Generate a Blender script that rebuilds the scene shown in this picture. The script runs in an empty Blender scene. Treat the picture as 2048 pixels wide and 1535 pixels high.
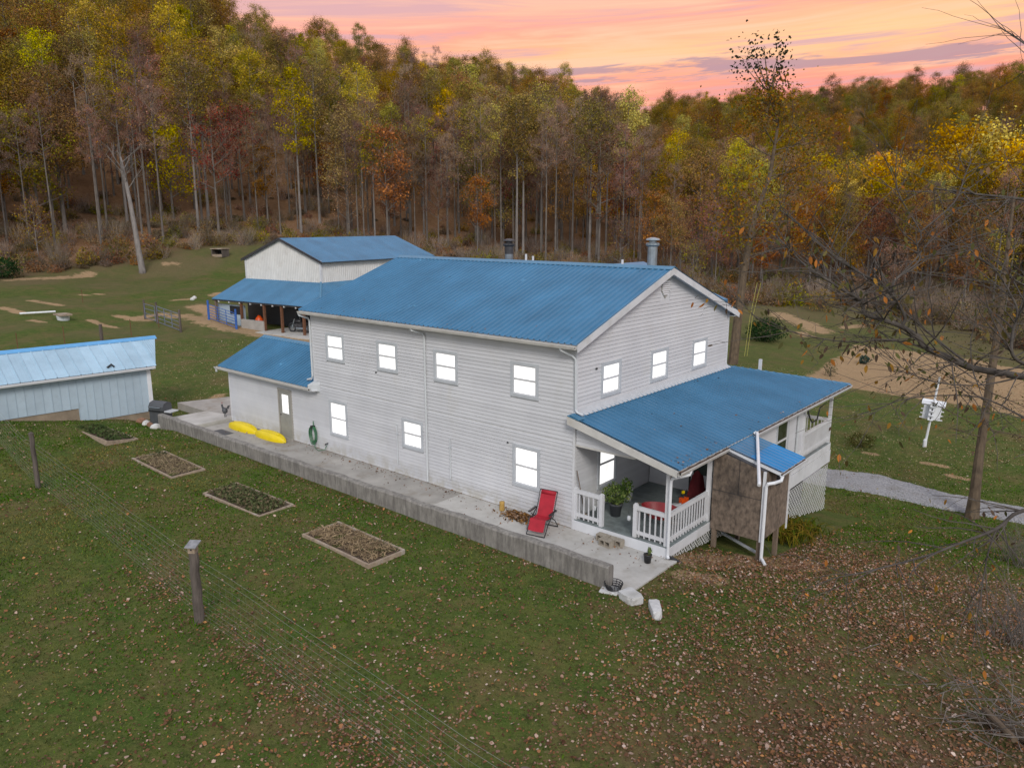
import bpy, math, random
import numpy as np
from mathutils import Vector, Matrix

random.seed(7); rng = np.random.default_rng(11)
scene = bpy.context.scene
C = scene.collection
PI = math.pi
RAD = math.radians

# ------------------------------------------------------------------ camera
F_PX, YAW, PITCH = 1505.5, -0.7058, -0.2110
CAM = Vector((12.2516, -17.1947, 8.9414))
cd = bpy.data.cameras.new('camera')
cam = bpy.data.objects.new('camera', cd); C.objects.link(cam)
cam.location = CAM
cam.rotation_euler = (PI/2 + PITCH, 0.0, -YAW)
cd.sensor_fit = 'HORIZONTAL'; cd.sensor_width = 36.0
cd.lens = F_PX*36.0/2048.0
cd.clip_start = 0.1; cd.clip_end = 6000.0
scene.camera = cam

# ------------------------------------------------------------------ world
GLOW_AZ = YAW + 0.36            # sunset glow, to the right of the view axis
world = bpy.data.worlds.new('World'); scene.world = world; world.use_nodes = True
wn = world.node_tree.nodes; wl = world.node_tree.links; wn.clear()
SUN_EL = RAD(34.0)
SUN_DIR = Vector((0.72, -0.70, 0)).normalized()   # horizontal direction towards the sun
def W(t, **k):
    n = wn.new(t)
    for a, b in k.items(): setattr(n, a, b)
    return n
def wmath(op, a, b=None, clamp=False):
    n = W('ShaderNodeMath', operation=op, use_clamp=clamp)
    for i, v in enumerate((a, b)):
        if v is None: continue
        if isinstance(v, (int, float)): n.inputs[i].default_value = v
        else: wl.new(v, n.inputs[i])
    return n.outputs[0]
def wdot(v, d):
    n = W('ShaderNodeVectorMath', operation='DOT_PRODUCT'); wl.new(v, n.inputs[0]); n.inputs[1].default_value = d
    return n.outputs['Value']
def wmix(f, a, b):
    n = W('ShaderNodeMix', data_type='RGBA')
    if isinstance(f, (int, float)): n.inputs[0].default_value = f
    else: wl.new(f, n.inputs[0])
    for i, v in ((6, a), (7, b)):
        if isinstance(v, tuple): n.inputs[i].default_value = (*v, 1)
        else: wl.new(v, n.inputs[i])
    return n.outputs[2]
def wramp(f, stops):
    n = W('ShaderNodeValToRGB'); wl.new(f, n.inputs[0]); e = n.color_ramp.elements
    while len(e) < len(stops): e.new(0.5)
    for q, (p, c) in zip(e, stops):
        q.position = p; q.color = (*c, 1)
    return n.outputs[0]
def wnoise(u, v, detail=5, rough=.55, w=0.0, dist=0.0):
    cx = W('ShaderNodeCombineXYZ'); wl.new(u, cx.inputs[0]); wl.new(v, cx.inputs[1]); cx.inputs[2].default_value = w
    n = W('ShaderNodeTexNoise'); wl.new(cx.outputs[0], n.inputs['Vector']); n.inputs['Scale'].default_value = 1
    n.inputs['Detail'].default_value = detail; n.inputs['Roughness'].default_value = rough; n.inputs['Distortion'].default_value = dist
    return n.outputs['Fac']
tc = W('ShaderNodeTexCoord').outputs['Generated']
gdir = (math.sin(GLOW_AZ), math.cos(GLOW_AZ), 0.0)
rdir = (math.cos(GLOW_AZ), -math.sin(GLOW_AZ), 0.0)
zz = wdot(tc, (0, 0, 1)); uu = wdot(tc, rdir); gg = wdot(tc, gdir)
tilt = wmath('SUBTRACT', zz, wmath('MULTIPLY', uu, 0.035))
n_str = wnoise(wmath('MULTIPLY', uu, 2.8), wmath('MULTIPLY', tilt, 48), 7, .62, 3.1, .6)
n_big = wnoise(wmath('MULTIPLY', uu, 1.3), wmath('MULTIPLY', tilt, 11), 4, .5, 8.4, .3)
zp = wmath('ADD', tilt, wmath('MULTIPLY', wmath('SUBTRACT', n_big, 0.5), 0.085))
grad = wramp(wmath('MULTIPLY', zp, 1.0, True), [
    (0.00, (0.62, 0.24, 0.20)), (0.150, (0.93, 0.27, 0.18)), (0.182, (0.97, 0.36, 0.19)), (0.204, (1.0, 0.49, 0.22)),
    (0.226, (0.97, 0.40, 0.21)), (0.245, (0.95, 0.36, 0.25)), (0.268, (0.94, 0.48, 0.31)), (0.292, (0.80, 0.45, 0.40)),
    (0.325, (0.66, 0.48, 0.50)), (0.46, (0.66, 0.60, 0.66)), (1.0, (0.56, 0.61, 0.72))])
s_pale = wmath('MULTIPLY', wramp(n_str, [(0.47, (0, 0, 0)), (0.62, (1, 1, 1))]), 0.60)
s_mauve = wmath('MULTIPLY', wramp(n_str, [(0.36, (1, 1, 1)), (0.48, (0, 0, 0))]), 0.8)
gl = wmath('MULTIPLY', wmath('SUBTRACT', 1.0, wmath('MULTIPLY', wmath('ABSOLUTE', wmath('SUBTRACT', tilt, 0.212)), 22.0), True), wmath('SUBTRACT', 1.0, wmath('MULTIPLY', wmath('ABSOLUTE', wmath('SUBTRACT', uu, 0.06)), 2.2), True), True)
grad = wmix(wmath('MULTIPLY', gl, 0.6), grad, (1.0, 0.64, 0.27))
warm = wmix(s_pale, grad, (1.0, 0.60, 0.37))
warm = wmix(s_mauve, warm, (0.66, 0.36, 0.38))
# low bank of mauve cloud
n_cl = wnoise(wmath('MULTIPLY', uu, 7), wmath('MULTIPLY', tilt, 80), 7, .62, 5.3, .3)
band = wmath('SUBTRACT', 1.0, wmath('MULTIPLY', wmath('ABSOLUTE', wmath('SUBTRACT', zz, 0.180)), 48.0), True)
cl = wmath('MULTIPLY', wmath('SUBTRACT', wmath('ADD', wmath('MULTIPLY', n_cl, 3.4), band), 2.36), 4.0, True)
warm = wmix(wmath('MULTIPLY', cl, 0.8), warm, (0.40, 0.235, 0.285))
# away from the sunset the sky is a pale even overcast
cool = wramp(zz, [(0.0, (0.60, 0.61, 0.67)), (0.35, (0.66, 0.67, 0.74)), (1.0, (0.56, 0.61, 0.72))])
gf = wramp(wmath('ADD', wmath('MULTIPLY', gg, 0.5), 0.5), [(0.55, (0, 0, 0)), (0.86, (1, 1, 1))])
skycol = wmix(gf, cool, warm)
ns = W('ShaderNodeTexSky', sky_type='NISHITA', sun_disc=False, sun_elevation=SUN_EL,
       sun_rotation=math.atan2(SUN_DIR.x, SUN_DIR.y), altitude=200, air_density=1, dust_density=2, ozone_density=1)
b1 = W('ShaderNodeBackground'); wl.new(skycol, b1.inputs[0]); b1.inputs[1].default_value = 1.0
b2 = W('ShaderNodeBackground'); wl.new(ns.outputs[0], b2.inputs[0]); b2.inputs[1].default_value = 0.012
ad = W('ShaderNodeAddShader'); wl.new(b1.outputs[0], ad.inputs[0]); wl.new(b2.outputs[0], ad.inputs[1])
wo = W('ShaderNodeOutputWorld'); wl.new(ad.outputs[0], wo.inputs[0])

# ------------------------------------------------------------------ sun
sd = bpy.data.lights.new('sun', 'SUN'); sun = bpy.data.objects.new('sun', sd); C.objects.link(sun)
sd.energy = 1.7; sd.angle = RAD(18); sd.color = (1.0, 0.94, 0.87)
sv = Vector((SUN_DIR.x*math.cos(SUN_EL), SUN_DIR.y*math.cos(SUN_EL), math.sin(SUN_EL)))
sun.rotation_euler = sv.to_track_quat('Z', 'Y').to_euler()
sun.location = (20, -40, 60)

vs = scene.view_settings
vs.view_transform = 'Standard'; vs.look = 'None'; vs.exposure = 0.12; vs.gamma = 1.0; vs.use_curve_mapping = False
scene.render.engine = 'CYCLES'
scene.cycles.max_bounces = 6; scene.cycles.diffuse_bounces = 3; scene.cycles.transparent_max_bounces = 6

# ------------------------------------------------------------------ pixel -> place helpers (directions only; depth from planes)
_f = Vector((math.sin(YAW)*math.cos(PITCH), math.cos(YAW)*math.cos(PITCH), math.sin(PITCH)))
_r = Vector((math.cos(YAW), -math.sin(YAW), 0.0)); _u = _r.cross(_f)
def pray(px, py): return _f + _r*((px-1024)/F_PX) - _u*((py-767.5)/F_PX)
def gp(px, py, z):
    d = pray(px, py); return CAM + d*((z-CAM.z)/d.z)
def onY(px, py, y):
    d = pray(px, py); return CAM + d*((y-CAM.y)/d.y)
def onX(px, py, x):
    d = pray(px, py); return CAM + d*((x-CAM.x)/d.x)
def at(px, py, depth): return CAM + pray(px, py)*depth
def az_of(px): return YAW + math.atan((px-1024)*0.978/F_PX)

# ------------------------------------------------------------------ materials
def new_mat(name):
    m = bpy.data.materials.new(name); m.use_nodes = True
    nt = m.node_tree; b = nt.nodes['Principled BSDF']
    return m, nt, b
class NT:
    def __init__(s, nt): s.n = nt.nodes; s.l = nt.links
    def node(s, t, **k):
        n = s.n.new(t)
        for a, b in k.items(): setattr(n, a, b)
        return n
    def noise(s, scale, detail=4, rough=.55, vec=None, stretch=None, dist=0):
        n = s.node('ShaderNodeTexNoise'); n.inputs['Scale'].default_value = scale
        n.inputs['Detail'].default_value = detail; n.inputs['Roughness'].default_value = rough; n.inputs['Distortion'].default_value = dist
        if vec is None: vec = s.pos()
        if stretch:
            v = s.node('ShaderNodeVectorMath', operation='MULTIPLY'); s.l.new(vec, v.inputs[0]); v.inputs[1].default_value = stretch; vec = v.outputs[0]
        s.l.new(vec, n.inputs['Vector']); return n.outputs['Fac']
    def pos(s): return s.node('ShaderNodeNewGeometry').outputs['Position']
    def ramp(s, f, stops):
        n = s.node('ShaderNodeValToRGB'); s.l.new(f, n.inputs[0]); e = n.color_ramp.elements
        while len(e) < len(stops): e.new(.5)
        for q, (p, c) in zip(e, stops): q.position = p; q.color = (*c, 1)
        return n.outputs[0]
    def fr(s, f, a, b):
        n = s.node('ShaderNodeMapRange', interpolation_type='SMOOTHSTEP'); s.l.new(f, n.inputs[0])
        n.inputs[1].default_value = a; n.inputs[2].default_value = b; return n.outputs[0]
    def math(s, op, a, b=None, clamp=False):
        n = s.node('ShaderNodeMath', operation=op, use_clamp=clamp)
        for i, v in enumerate((a, b)):
            if v is None: continue
            if isinstance(v, (int, float)): n.inputs[i].default_value = v
            else: s.l.new(v, n.inputs[i])
        return n.outputs[0]
    def mix(s, f, a, b, mode='MIX'):
        n = s.node('ShaderNodeMix', data_type='RGBA', blend_type=mode)
        if isinstance(f, (int, float)): n.inputs[0].default_value = f
        else: s.l.new(f, n.inputs[0])
        for i, v in ((6, a), (7, b)):
            if isinstance(v, tuple): n.inputs[i].default_value = (*v, 1)
            else: s.l.new(v, n.inputs[i])
        return n.outputs[2]
    def bump(s, h, strength, dist, bsdf):
        n = s.node('ShaderNodeBump'); n.inputs['Strength'].default_value = strength; n.inputs['Distance'].default_value = dist
        s.l.new(h, n.inputs['Height']); s.l.new(n.outputs[0], bsdf.inputs['Normal'])
def M(name, c, var=.12, scale=3.0, rough=.6, bump=0., bscale=40., metal=0., rand=.0, stretch=None, dirt=None, dirt_amt=.5, dscale=1.5, spec=.5):
    m, nt, b = new_mat(name); t = NT(nt)
    dk = tuple(x*(1-var*1.6) for x in c); lt = tuple(min(1, x*(1+var)) for x in c)
    col = t.ramp(t.noise(scale, 5, .6, stretch=stretch), [(.3, dk), (.7, lt)])
    if dirt: col = t.mix(t.math('MULTIPLY', t.fr(t.noise(dscale, 6, .65, stretch=stretch), .5, .72), dirt_amt), col, dirt)
    if rand:
        oi = t.node('ShaderNodeObjectInfo').outputs['Random']
        v = t.math('ADD', t.math('MULTIPLY', oi, 2*rand), 1-rand)
        cc = t.node('ShaderNodeCombineColor'); [t.l.new(v, cc.inputs[i]) for i in range(3)]
        col = t.mix(1.0, col, cc.outputs[0], 'MULTIPLY')
    t.l.new(col, b.inputs['Base Color'])
    b.inputs['Roughness'].default_value = rough; b.inputs['Metallic'].default_value = metal
    b.inputs['Specular IOR Level'].default_value = spec
    if bump: t.bump(t.noise(bscale, 4, .6, stretch=stretch), bump, .02, b)
    return m
def emit_mat(name, c, s):
    m, nt, b = new_mat(name); t = NT(nt)
    b.inputs['Base Color'].default_value = (.6, .6, .6, 1)
    col = t.ramp(t.noise(2.2, 5, .6), [(.38, tuple(x*.80 for x in c)), (.58, c)])
    t.l.new(col, b.inputs['Emission Color']); b.inputs['Emission Strength'].default_value = s
    b.inputs['Roughness'].default_value = .1
    return m
def leaf_mat(name, rand=.25, transl=.25, rough=.7):
    m, nt, b = new_mat(name); t = NT(nt)
    a = t.node('ShaderNodeAttribute', attribute_name='Col').outputs['Color']
    oi = t.node('ShaderNodeObjectInfo').outputs['Random']
    hs = t.node('ShaderNodeHueSaturation')
    t.l.new(a, hs.inputs['Color'])
    t.l.new(t.math('ADD', t.math('MULTIPLY', oi, .05), .475), hs.inputs['Hue'])
    o2 = t.math('FRACT', t.math('MULTIPLY', oi, 17.31))
    t.l.new(t.math('ADD', t.math('MULTIPLY', o2, 2*rand), 1-rand), hs.inputs['Value'])
    o3 = t.math('FRACT', t.math('MULTIPLY', oi, 53.7))
    t.l.new(t.math('ADD', t.math('MULTIPLY', o3, .3), .86), hs.inputs['Saturation'])
    col = hs.outputs[0]
    df = t.node('ShaderNodeBsdfDiffuse'); tr = t.node('ShaderNodeBsdfTranslucent'); mx = t.node('ShaderNodeMixShader')
    t.l.new(col, df.inputs[0]); t.l.new(col, tr.inputs[0]); mx.inputs[0].default_value = transl
    t.l.new(df.outputs[0], mx.inputs[1]); t.l.new(tr.outputs[0], mx.inputs[2])
    t.l.new(mx.outputs[0], t.n['Material Output'].inputs[0]); t.n.remove(b)
    return m

# siding: white vinyl, slight grime and yellowing
def siding_mat():
    m, nt, b = new_mat('white_vinyl_siding'); t = NT(nt)
    base = t.ramp(t.noise(.8, 5, .6), [(.3, (.55, .56, .585)), (.7, (.63, .64, .66))])
    g = t.fr(t.noise(1.1, 6, .7, stretch=(1, 1, .45)), .52, .8)
    base = t.mix(t.math('MULTIPLY', g, .35), base, (.50, .48, .42))
    sx = t.node('ShaderNodeSeparateXYZ'); t.l.new(t.pos(), sx.inputs[0])
    low = t.math('MULTIPLY', t.fr(sx.outputs[2], .75, .0), t.fr(t.noise(2.4, 7, .7), .40, .62))
    base = t.mix(t.math('MULTIPLY', low, .55), base, (.40, .37, .28))
    oi = t.node('ShaderNodeObjectInfo').outputs['Random']
    v = t.math('ADD', t.math('MULTIPLY', oi, .10), .94)
    cc = t.node('ShaderNodeCombineColor'); [t.l.new(v, cc.inputs[i]) for i in range(3)]
    base = t.mix(1.0, base, cc.outputs[0], 'MULTIPLY')
    t.l.new(base, b.inputs['Base Color']); b.inputs['Roughness'].default_value = .42
    t.bump(t.noise(30, 3, .5, stretch=(.25, .25, 1)), .06, .01, b)
    return m
def roof_mat(name, c, rough=.38, fade=None):
    m, nt, b = new_mat(name); t = NT(nt)
    base = t.ramp(t.noise(.7, 5, .65), [(.3, tuple(x*.82 for x in c)), (.72, tuple(x*1.12 for x in c))])
    st = t.fr(t.noise(2.6, 6, .7), .6, .78)
    base = t.mix(t.math('MULTIPLY', st, .12), base, (.10, .13, .15))
    if fade:
        sc = t.fr(t.noise(.50, 8, .74, dist=.8), .655, .70)
        base = t.mix(t.math('MULTIPLY', sc, .55), base, fade)
    oi = t.node('ShaderNodeObjectInfo').outputs['Random']
    v = t.math('ADD', t.math('MULTIPLY', oi, .12), .94)
    cc = t.node('ShaderNodeCombineColor'); [t.l.new(v, cc.inputs[i]) for i in range(3)]
    base = t.mix(1.0, base, cc.outputs[0], 'MULTIPLY')
    t.l.new(base, b.inputs['Base Color']); b.inputs['Roughness'].default_value = rough
    b.inputs['Specular IOR Level'].default_value = .35
    t.bump(t.noise(1.6, 3, .5), .08, .05, b)
    return m
def concrete_wall_mat():
    m, nt, b = new_mat('weathered_concrete'); t = NT(nt)
    base = t.ramp(t.noise(2.2, 7, .7), [(.3, (.21, .195, .175)), (.72, (.34, .32, .29))])
    s1 = t.fr(t.noise(9.0, 8, .75, stretch=(1, 1, .16)), .38, .64)
    base = t.mix(t.math('MULTIPLY', s1, .62), base, (.085, .078, .072))
    s2 = t.fr(t.noise(9, 5, .7, stretch=(1, 1, .3)), .66, .76)
    base = t.mix(t.math('MULTIPLY', s2, .5), base, (.42, .40, .37))
    t.l.new(base, b.inputs['Base Color']); b.inputs['Roughness'].default_value = .9
    t.bump(t.noise(45, 5, .65), .5, .02, b)
    return m
MAT = dict(
    siding=siding_mat(),
    white=M('white_paint', (.66, .67, .69), .06, 2, .45, dirt=(.42, .41, .37), dirt_amt=.35),
    trim=M('grey_window_trim', (.50, .53, .56), .06, 4, .45),
    gutter=M('white_gutter', (.62, .61, .58), .1, 3, .4, dirt=(.30, .25, .18), dirt_amt=.5),
    spout=M('downspout_paint', (.55, .58, .60), .06, 3, .4),
    bspout=M('bright_white_downspout', (.72, .74, .77), .04, 3, .35),
    roof=roof_mat('blue_metal_roofing', (.056, .185, .325), fade=(.16, .42, .66)),
    roof2=roof_mat('bright_blue_metal_roofing', (.022, .205, .46), .35),
    roofp=roof_mat('blue_metal_porch_roofing', (.058, .175, .305), .36),
    cap=M('blue_ridge_cap', (.065, .205, .335), .08, 3, .38),
    pale=roof_mat('pale_blue_metal_roofing', (.36, .52, .64), .35),
    palecap=M('sky_blue_trim', (.12, .36, .66), .06, 3, .4),
    palewall=M('pale_blue_wall_metal', (.42, .52, .60), .06, 1.5, .45, rand=.04, dirt=(.30, .36, .40), dirt_amt=.5),
    dark=M('dark_shade_fill', (.02, .02, .022), .2, 5, .9),  # near-black fill painting the shade in gaps, holes and openings
    litter_gutter=M('gutter_debris', (.10, .065, .045), .5, 30, .95, .6, 60),
    lit=emit_mat('lit_window', (1.0, .985, .96), 1.05),
    glass=M('dark_window_glass', (.035, .045, .035), .5, 3, .06, spec=.8),
    door=M('grey_door_paint', (.30, .30, .275), .06, 3, .5),
    doortrim=M('tan_door_trim', (.36, .345, .31), .08, 4, .55),
    deck=M('grey_deck_paint', (.20, .235, .235), .14, 4, .55, rand=.08, dirt=(.11, .12, .115), dirt_amt=.6),
    barkb=M('brown_bark', (.115, .082, .052), .3, 6, .9, .6, 16, stretch=(1, 1, .3)),
    lattice=M('white_lattice', (.66, .67, .66), .08, 5, .5, dirt=(.36, .38, .30), dirt_amt=.5),
    plywood=M('weathered_plywood', (.185, .142, .108), .38, 9, .85, .3, 40, dirt=(.045, .038, .034), dirt_amt=.95, dscale=1.0, stretch=(1, 1, .6)),
    post=M('treated_post_wood', (.20, .15, .11), .25, 6, .85, .4, 50, stretch=(1, 1, .15)),
    steel=M('galvanised_chimney', (.36, .42, .46), .15, 6, .35, metal=.6, dirt=(.10, .07, .06), dirt_amt=.6),
    soot=M('sooty_metal', (.05, .05, .055), .3, 6, .5),
    rust=M('rusty_metal', (.16, .07, .035), .3, 10, .8),
    concrete=concrete_wall_mat(),
    slab=M('pale_concrete', (.50, .485, .455), .10, 1.1, .85, .15, 60, dirt=(.30, .27, .22), dirt_amt=.55, dscale=.9),
    slab2=M('worn_concrete', (.38, .36, .33), .14, 1.1, .88, .2, 60, dirt=(.22, .18, .13), dirt_amt=.7, dscale=.8),
    yellow=M('yellow_plastic', (.82, .62, .004), .08, 2, .38),
    red=M('red_sling_fabric', (.40, .012, .028), .1, 6, .7),
    redp=M('red_tub_paint', (.30, .025, .03), .15, 6, .45),
    maroon=M('dark_red_canvas', (.12, .008, .012), .2, 5, .85),
    orange=M('orange_plastic', (.75, .09, .01), .1, 5, .4),
    black=M('black_metal', (.022, .023, .026), .2, 6, .45),
    plasticgrey=M('dark_grey_plastic', (.075, .080, .088), .12, 4, .5),
    blockc=M('cinder_block', (.36, .32, .26), .14, 9, .95, .6, 90),
    ochre=M('ochre_wood', (.48, .30, .08), .12, 8, .7),
    board=M('weathered_board', (.33, .255, .185), .22, 7, .85, .3, 50, dirt=(.50, .47, .43), dirt_amt=.6),
    soil=M('garden_soil', (.085, .058, .038), .35, 9, .95, .8, 30),
    gravel=None, hose=M('green_hose', (.045, .17, .075), .2, 6, .45),
    bark=M('grey_bark', (.155, .135, .118), .25, 5, .9, .5, 14, stretch=(1, 1, .25)),
    barkd=M('dark_bark', (.085, .073, .063), .3, 9, .85, .4, 40),
    barkp=M('pale_bark', (.215, .195, .18), .2, 4, .85, .3, 14, stretch=(1, 1, .25)),
    oldwood=M('weathered_fence_post', (.115, .095, .082), .35, 9, .92, .7, 30, stretch=(1, 1, .12)),
    wire=M('galvanised_wire', (.24, .27, .23), .1, 5, .4, metal=.3),
    bluem=M('blue_gate_paint', (.035, .12, .42), .15, 6, .45),
    greyb=M('greyblue_gate_paint', (.16, .19, .26), .2, 6, .5),
    barnw=M('barn_white_steel', (.68, .675, .65), .05, 1.2, .45, rand=.03, dirt=(.47, .44, .39), dirt_amt=.4),
    block=M('tan_block_wall', (.27, .215, .155), .16, 2, .92, .4, 40),
    stone=M('whitewashed_stone', (.60, .60, .59), .12, 6, .85, .4, 25, dirt=(.25, .24, .20), dirt_amt=.6),
    brick=M('old_red_brick', (.26, .14, .09), .25, 6, .9, .4, 40),
    log=M('cut_log_end', (.55, .36, .18), .12, 10, .8),
    rope=M('yellow_rope', (.42, .40, .10), .1, 5, .8),
    leaf=leaf_mat('autumn_leaves', .38), green=leaf_mat('green_leaves', .12, .3), fallen=leaf_mat('fallen_leaf_litter', 0, .05), grass=leaf_mat('grass_blades', 0, .25),
)

# ------------------------------------------------------------------ mesh helpers
class MB:
    def __init__(s, f=None): s.v = []; s.f = []; s.map = f
    def add(s, vs_, fs):
        o = len(s.v)
        for p in vs_: s.v.append(tuple(s.map(*p)) if s.map else tuple(p))
        for f in fs: s.f.append(tuple(i+o for i in f))
        return s
    def box(s, x0, x1, y0, y1, z0, z1):
        return s.add([(x0, y0, z0), (x1, y0, z0), (x1, y1, z0), (x0, y1, z0), (x0, y0, z1), (x1, y0, z1), (x1, y1, z1), (x0, y1, z1)],
                     [(0, 3, 2, 1), (4, 5, 6, 7), (0, 1, 5, 4), (1, 2, 6, 5), (2, 3, 7, 6), (3, 0, 4, 7)])
    def hexa(s, p):   # 8 points, bottom 4 then top 4
        return s.add(p, [(0, 3, 2, 1), (4, 5, 6, 7), (0, 1, 5, 4), (1, 2, 6, 5), (2, 3, 7, 6), (3, 0, 4, 7)])
    def prism(s, poly, fn, d0, d1):   # poly of 2D points, fn(a,b,d)->xyz
        n = len(poly); vs_ = [fn(a, b, d0) for a, b in poly]+[fn(a, b, d1) for a, b in poly]
        fs = [tuple(range(n-1, -1, -1)), tuple(range(n, 2*n))]+[(i, (i+1) % n, n+(i+1) % n, n+i) for i in range(n)]
        return s.add(vs_, fs)
    def tube(s, pts, r, n=8, cap=True):
        pts = [Vector(p) for p in pts]; rs = r if isinstance(r, (list, tuple)) else [r]*len(pts)
        vs_ = []; fs = []; prev = None
        for i, p in enumerate(pts):
            d = (pts[min(i+1, len(pts)-1)]-pts[max(i-1, 0)])
            if d.length < 1e-9: d = Vector((0, 0, 1))
            d.normalize()
            a = prev if prev is not None else (Vector((0, 0, 1)) if abs(d.z) < .9 else Vector((1, 0, 0)))
            a = (a-d*a.dot(d))
            if a.length < 1e-6: a = d.orthogonal()
            a.normalize(); prev = a; b = d.cross(a)
            for k in range(n):
                t = 2*PI*(k+.5)/n; vs_.append(p+(a*math.cos(t)+b*math.sin(t))*rs[i])
        for i in range(len(pts)-1):
            for k in range(n):
                k2 = (k+1) % n; fs.append((i*n+k, i*n+k2, (i+1)*n+k2, (i+1)*n+k))
        if cap: fs.append(tuple(range(n-1, -1, -1))); fs.append(tuple((len(pts)-1)*n+k for k in range(n)))
        return s.add(vs_, fs)
    def lathe(s, prof, c=(0, 0, 0), n=16, cap=True):
        vs_ = []; fs = []
        for r, z in prof:
            for k in range(n):
                t = 2*PI*k/n; vs_.append((c[0]+r*math.cos(t), c[1]+r*math.sin(t), c[2]+z))
        for i in range(len(prof)-1):
            for k in range(n):
                k2 = (k+1) % n; fs.append((i*n+k, i*n+k2, (i+1)*n+k2, (i+1)*n+k))
        if cap: fs.append(tuple(range(n-1, -1, -1))); fs.append(tuple((len(prof)-1)*n+k for k in range(n)))
        return s.add(vs_, fs)
    def grid(s, fn, nu, nv):
        vs_ = [fn(i/nu, j/nv) for j in range(nv+1) for i in range(nu+1)]
        fs = [(j*(nu+1)+i, j*(nu+1)+i+1, (j+1)*(nu+1)+i+1, (j+1)*(nu+1)+i) for j in range(nv) for i in range(nu)]
        return s.add(vs_, fs)
    def mesh(s, name, smooth=False):
        me = bpy.data.meshes.new(name); me.from_pydata(s.v, [], s.f)
        if smooth: me.polygons.foreach_set('use_smooth', [True]*len(me.polygons))
        me.update(); return me
    def build(s, name, mat, parent=None, smooth=False, loc=None):
        me = s.mesh(name, smooth); me.materials.append(MAT[mat] if isinstance(mat, str) else mat)
        return put(name, me, parent, loc)
def put(name, me, parent=None, loc=None, rot=None, scale=None):
    o = bpy.data.objects.new(name, me); C.objects.link(o)
    if parent is not None: o.parent = parent
    if loc is not None: o.location = loc
    if rot is not None: o.rotation_euler = rot
    if scale is not None: o.scale = scale
    return o
def tag(o, label, cat, group=None):
    o['label'] = label; o['category'] = cat
    if group: o['group'] = group
    return o
def thing(name, label, cat, loc=(0, 0, 0), rz=0, group=None):
    o = bpy.data.objects.new(name, None); C.objects.link(o); o.location = loc; o.rotation_euler = (0, 0, rz)
    o.empty_display_size = .2
    return tag(o, label, cat, group)
def struct(o): o['kind'] = 'structure'; return o
def stuff(o): o['kind'] = 'stuff'; return o
def np_mesh(name, verts, faces, mat, cols=None, nper=None):
    """verts (N,3), faces (M,k) arrays, cols (N,3) point colours"""
    me = bpy.data.meshes.new(name); V = np.asarray(verts, np.float32); Fc = np.asarray(faces, np.int32); k = Fc.shape[1]
    me.vertices.add(len(V)); me.vertices.foreach_set('co', V.ravel())
    me.loops.add(Fc.size); me.loops.foreach_set('vertex_index', Fc.ravel())
    me.polygons.add(len(Fc)); me.polygons.foreach_set('loop_start', np.arange(0, Fc.size, k, dtype=np.int32))
    me.polygons.foreach_set('loop_total', np.full(len(Fc), k, np.int32))
    if cols is not None:
        a = me.color_attributes.new('Col', 'FLOAT_COLOR', 'POINT')
        c4 = np.ones((len(V), 4), np.float32); c4[:, :3] = cols; a.data.foreach_set('color', c4.ravel())
    me.update(calc_edges=True); me.validate()
    for m in (mat if isinstance(mat, (list, tuple)) else [mat]): me.materials.append(m)
    return me
def leaves_mesh(cent, size, cols, aspect=.6, upbias=0.0, nrm=None):
    """one bent 2-quad leaf per centre: returns verts, faces(quads), cols"""
    n = len(cent)
    d = rng.normal(size=(n, 3)); d[:, 2] *= (1-upbias); d /= np.linalg.norm(d, axis=1)[:, None]+1e-9
    e = rng.normal(size=(n, 3)); e[:, 2] *= (1-upbias); e -= (e*d).sum(1)[:, None]*d; e /= np.linalg.norm(e, axis=1)[:, None]+1e-9
    if nrm is not None:
        nq = nrm/(np.linalg.norm(nrm, axis=1)[:, None]+1e-9); d = d-(d*nq).sum(1)[:, None]*nq; d /= np.linalg.norm(d, axis=1)[:, None]+1e-9; e = np.cross(nq, d)
    nn = np.cross(d, e); L = np.asarray(size).reshape(-1, 1)*np.ones((n, 1)); w = L*aspect*.5
    p0 = cent-d*L*.5; p1 = cent+d*L*.5; b = nn*w*.35
    v = np.stack([p0, cent+e*w+b, p1, cent-e*w+b], 1).reshape(-1, 3)
    f = np.arange(4*n).reshape(n, 4)
    return v, f, np.repeat(cols, 4, 0)
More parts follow.
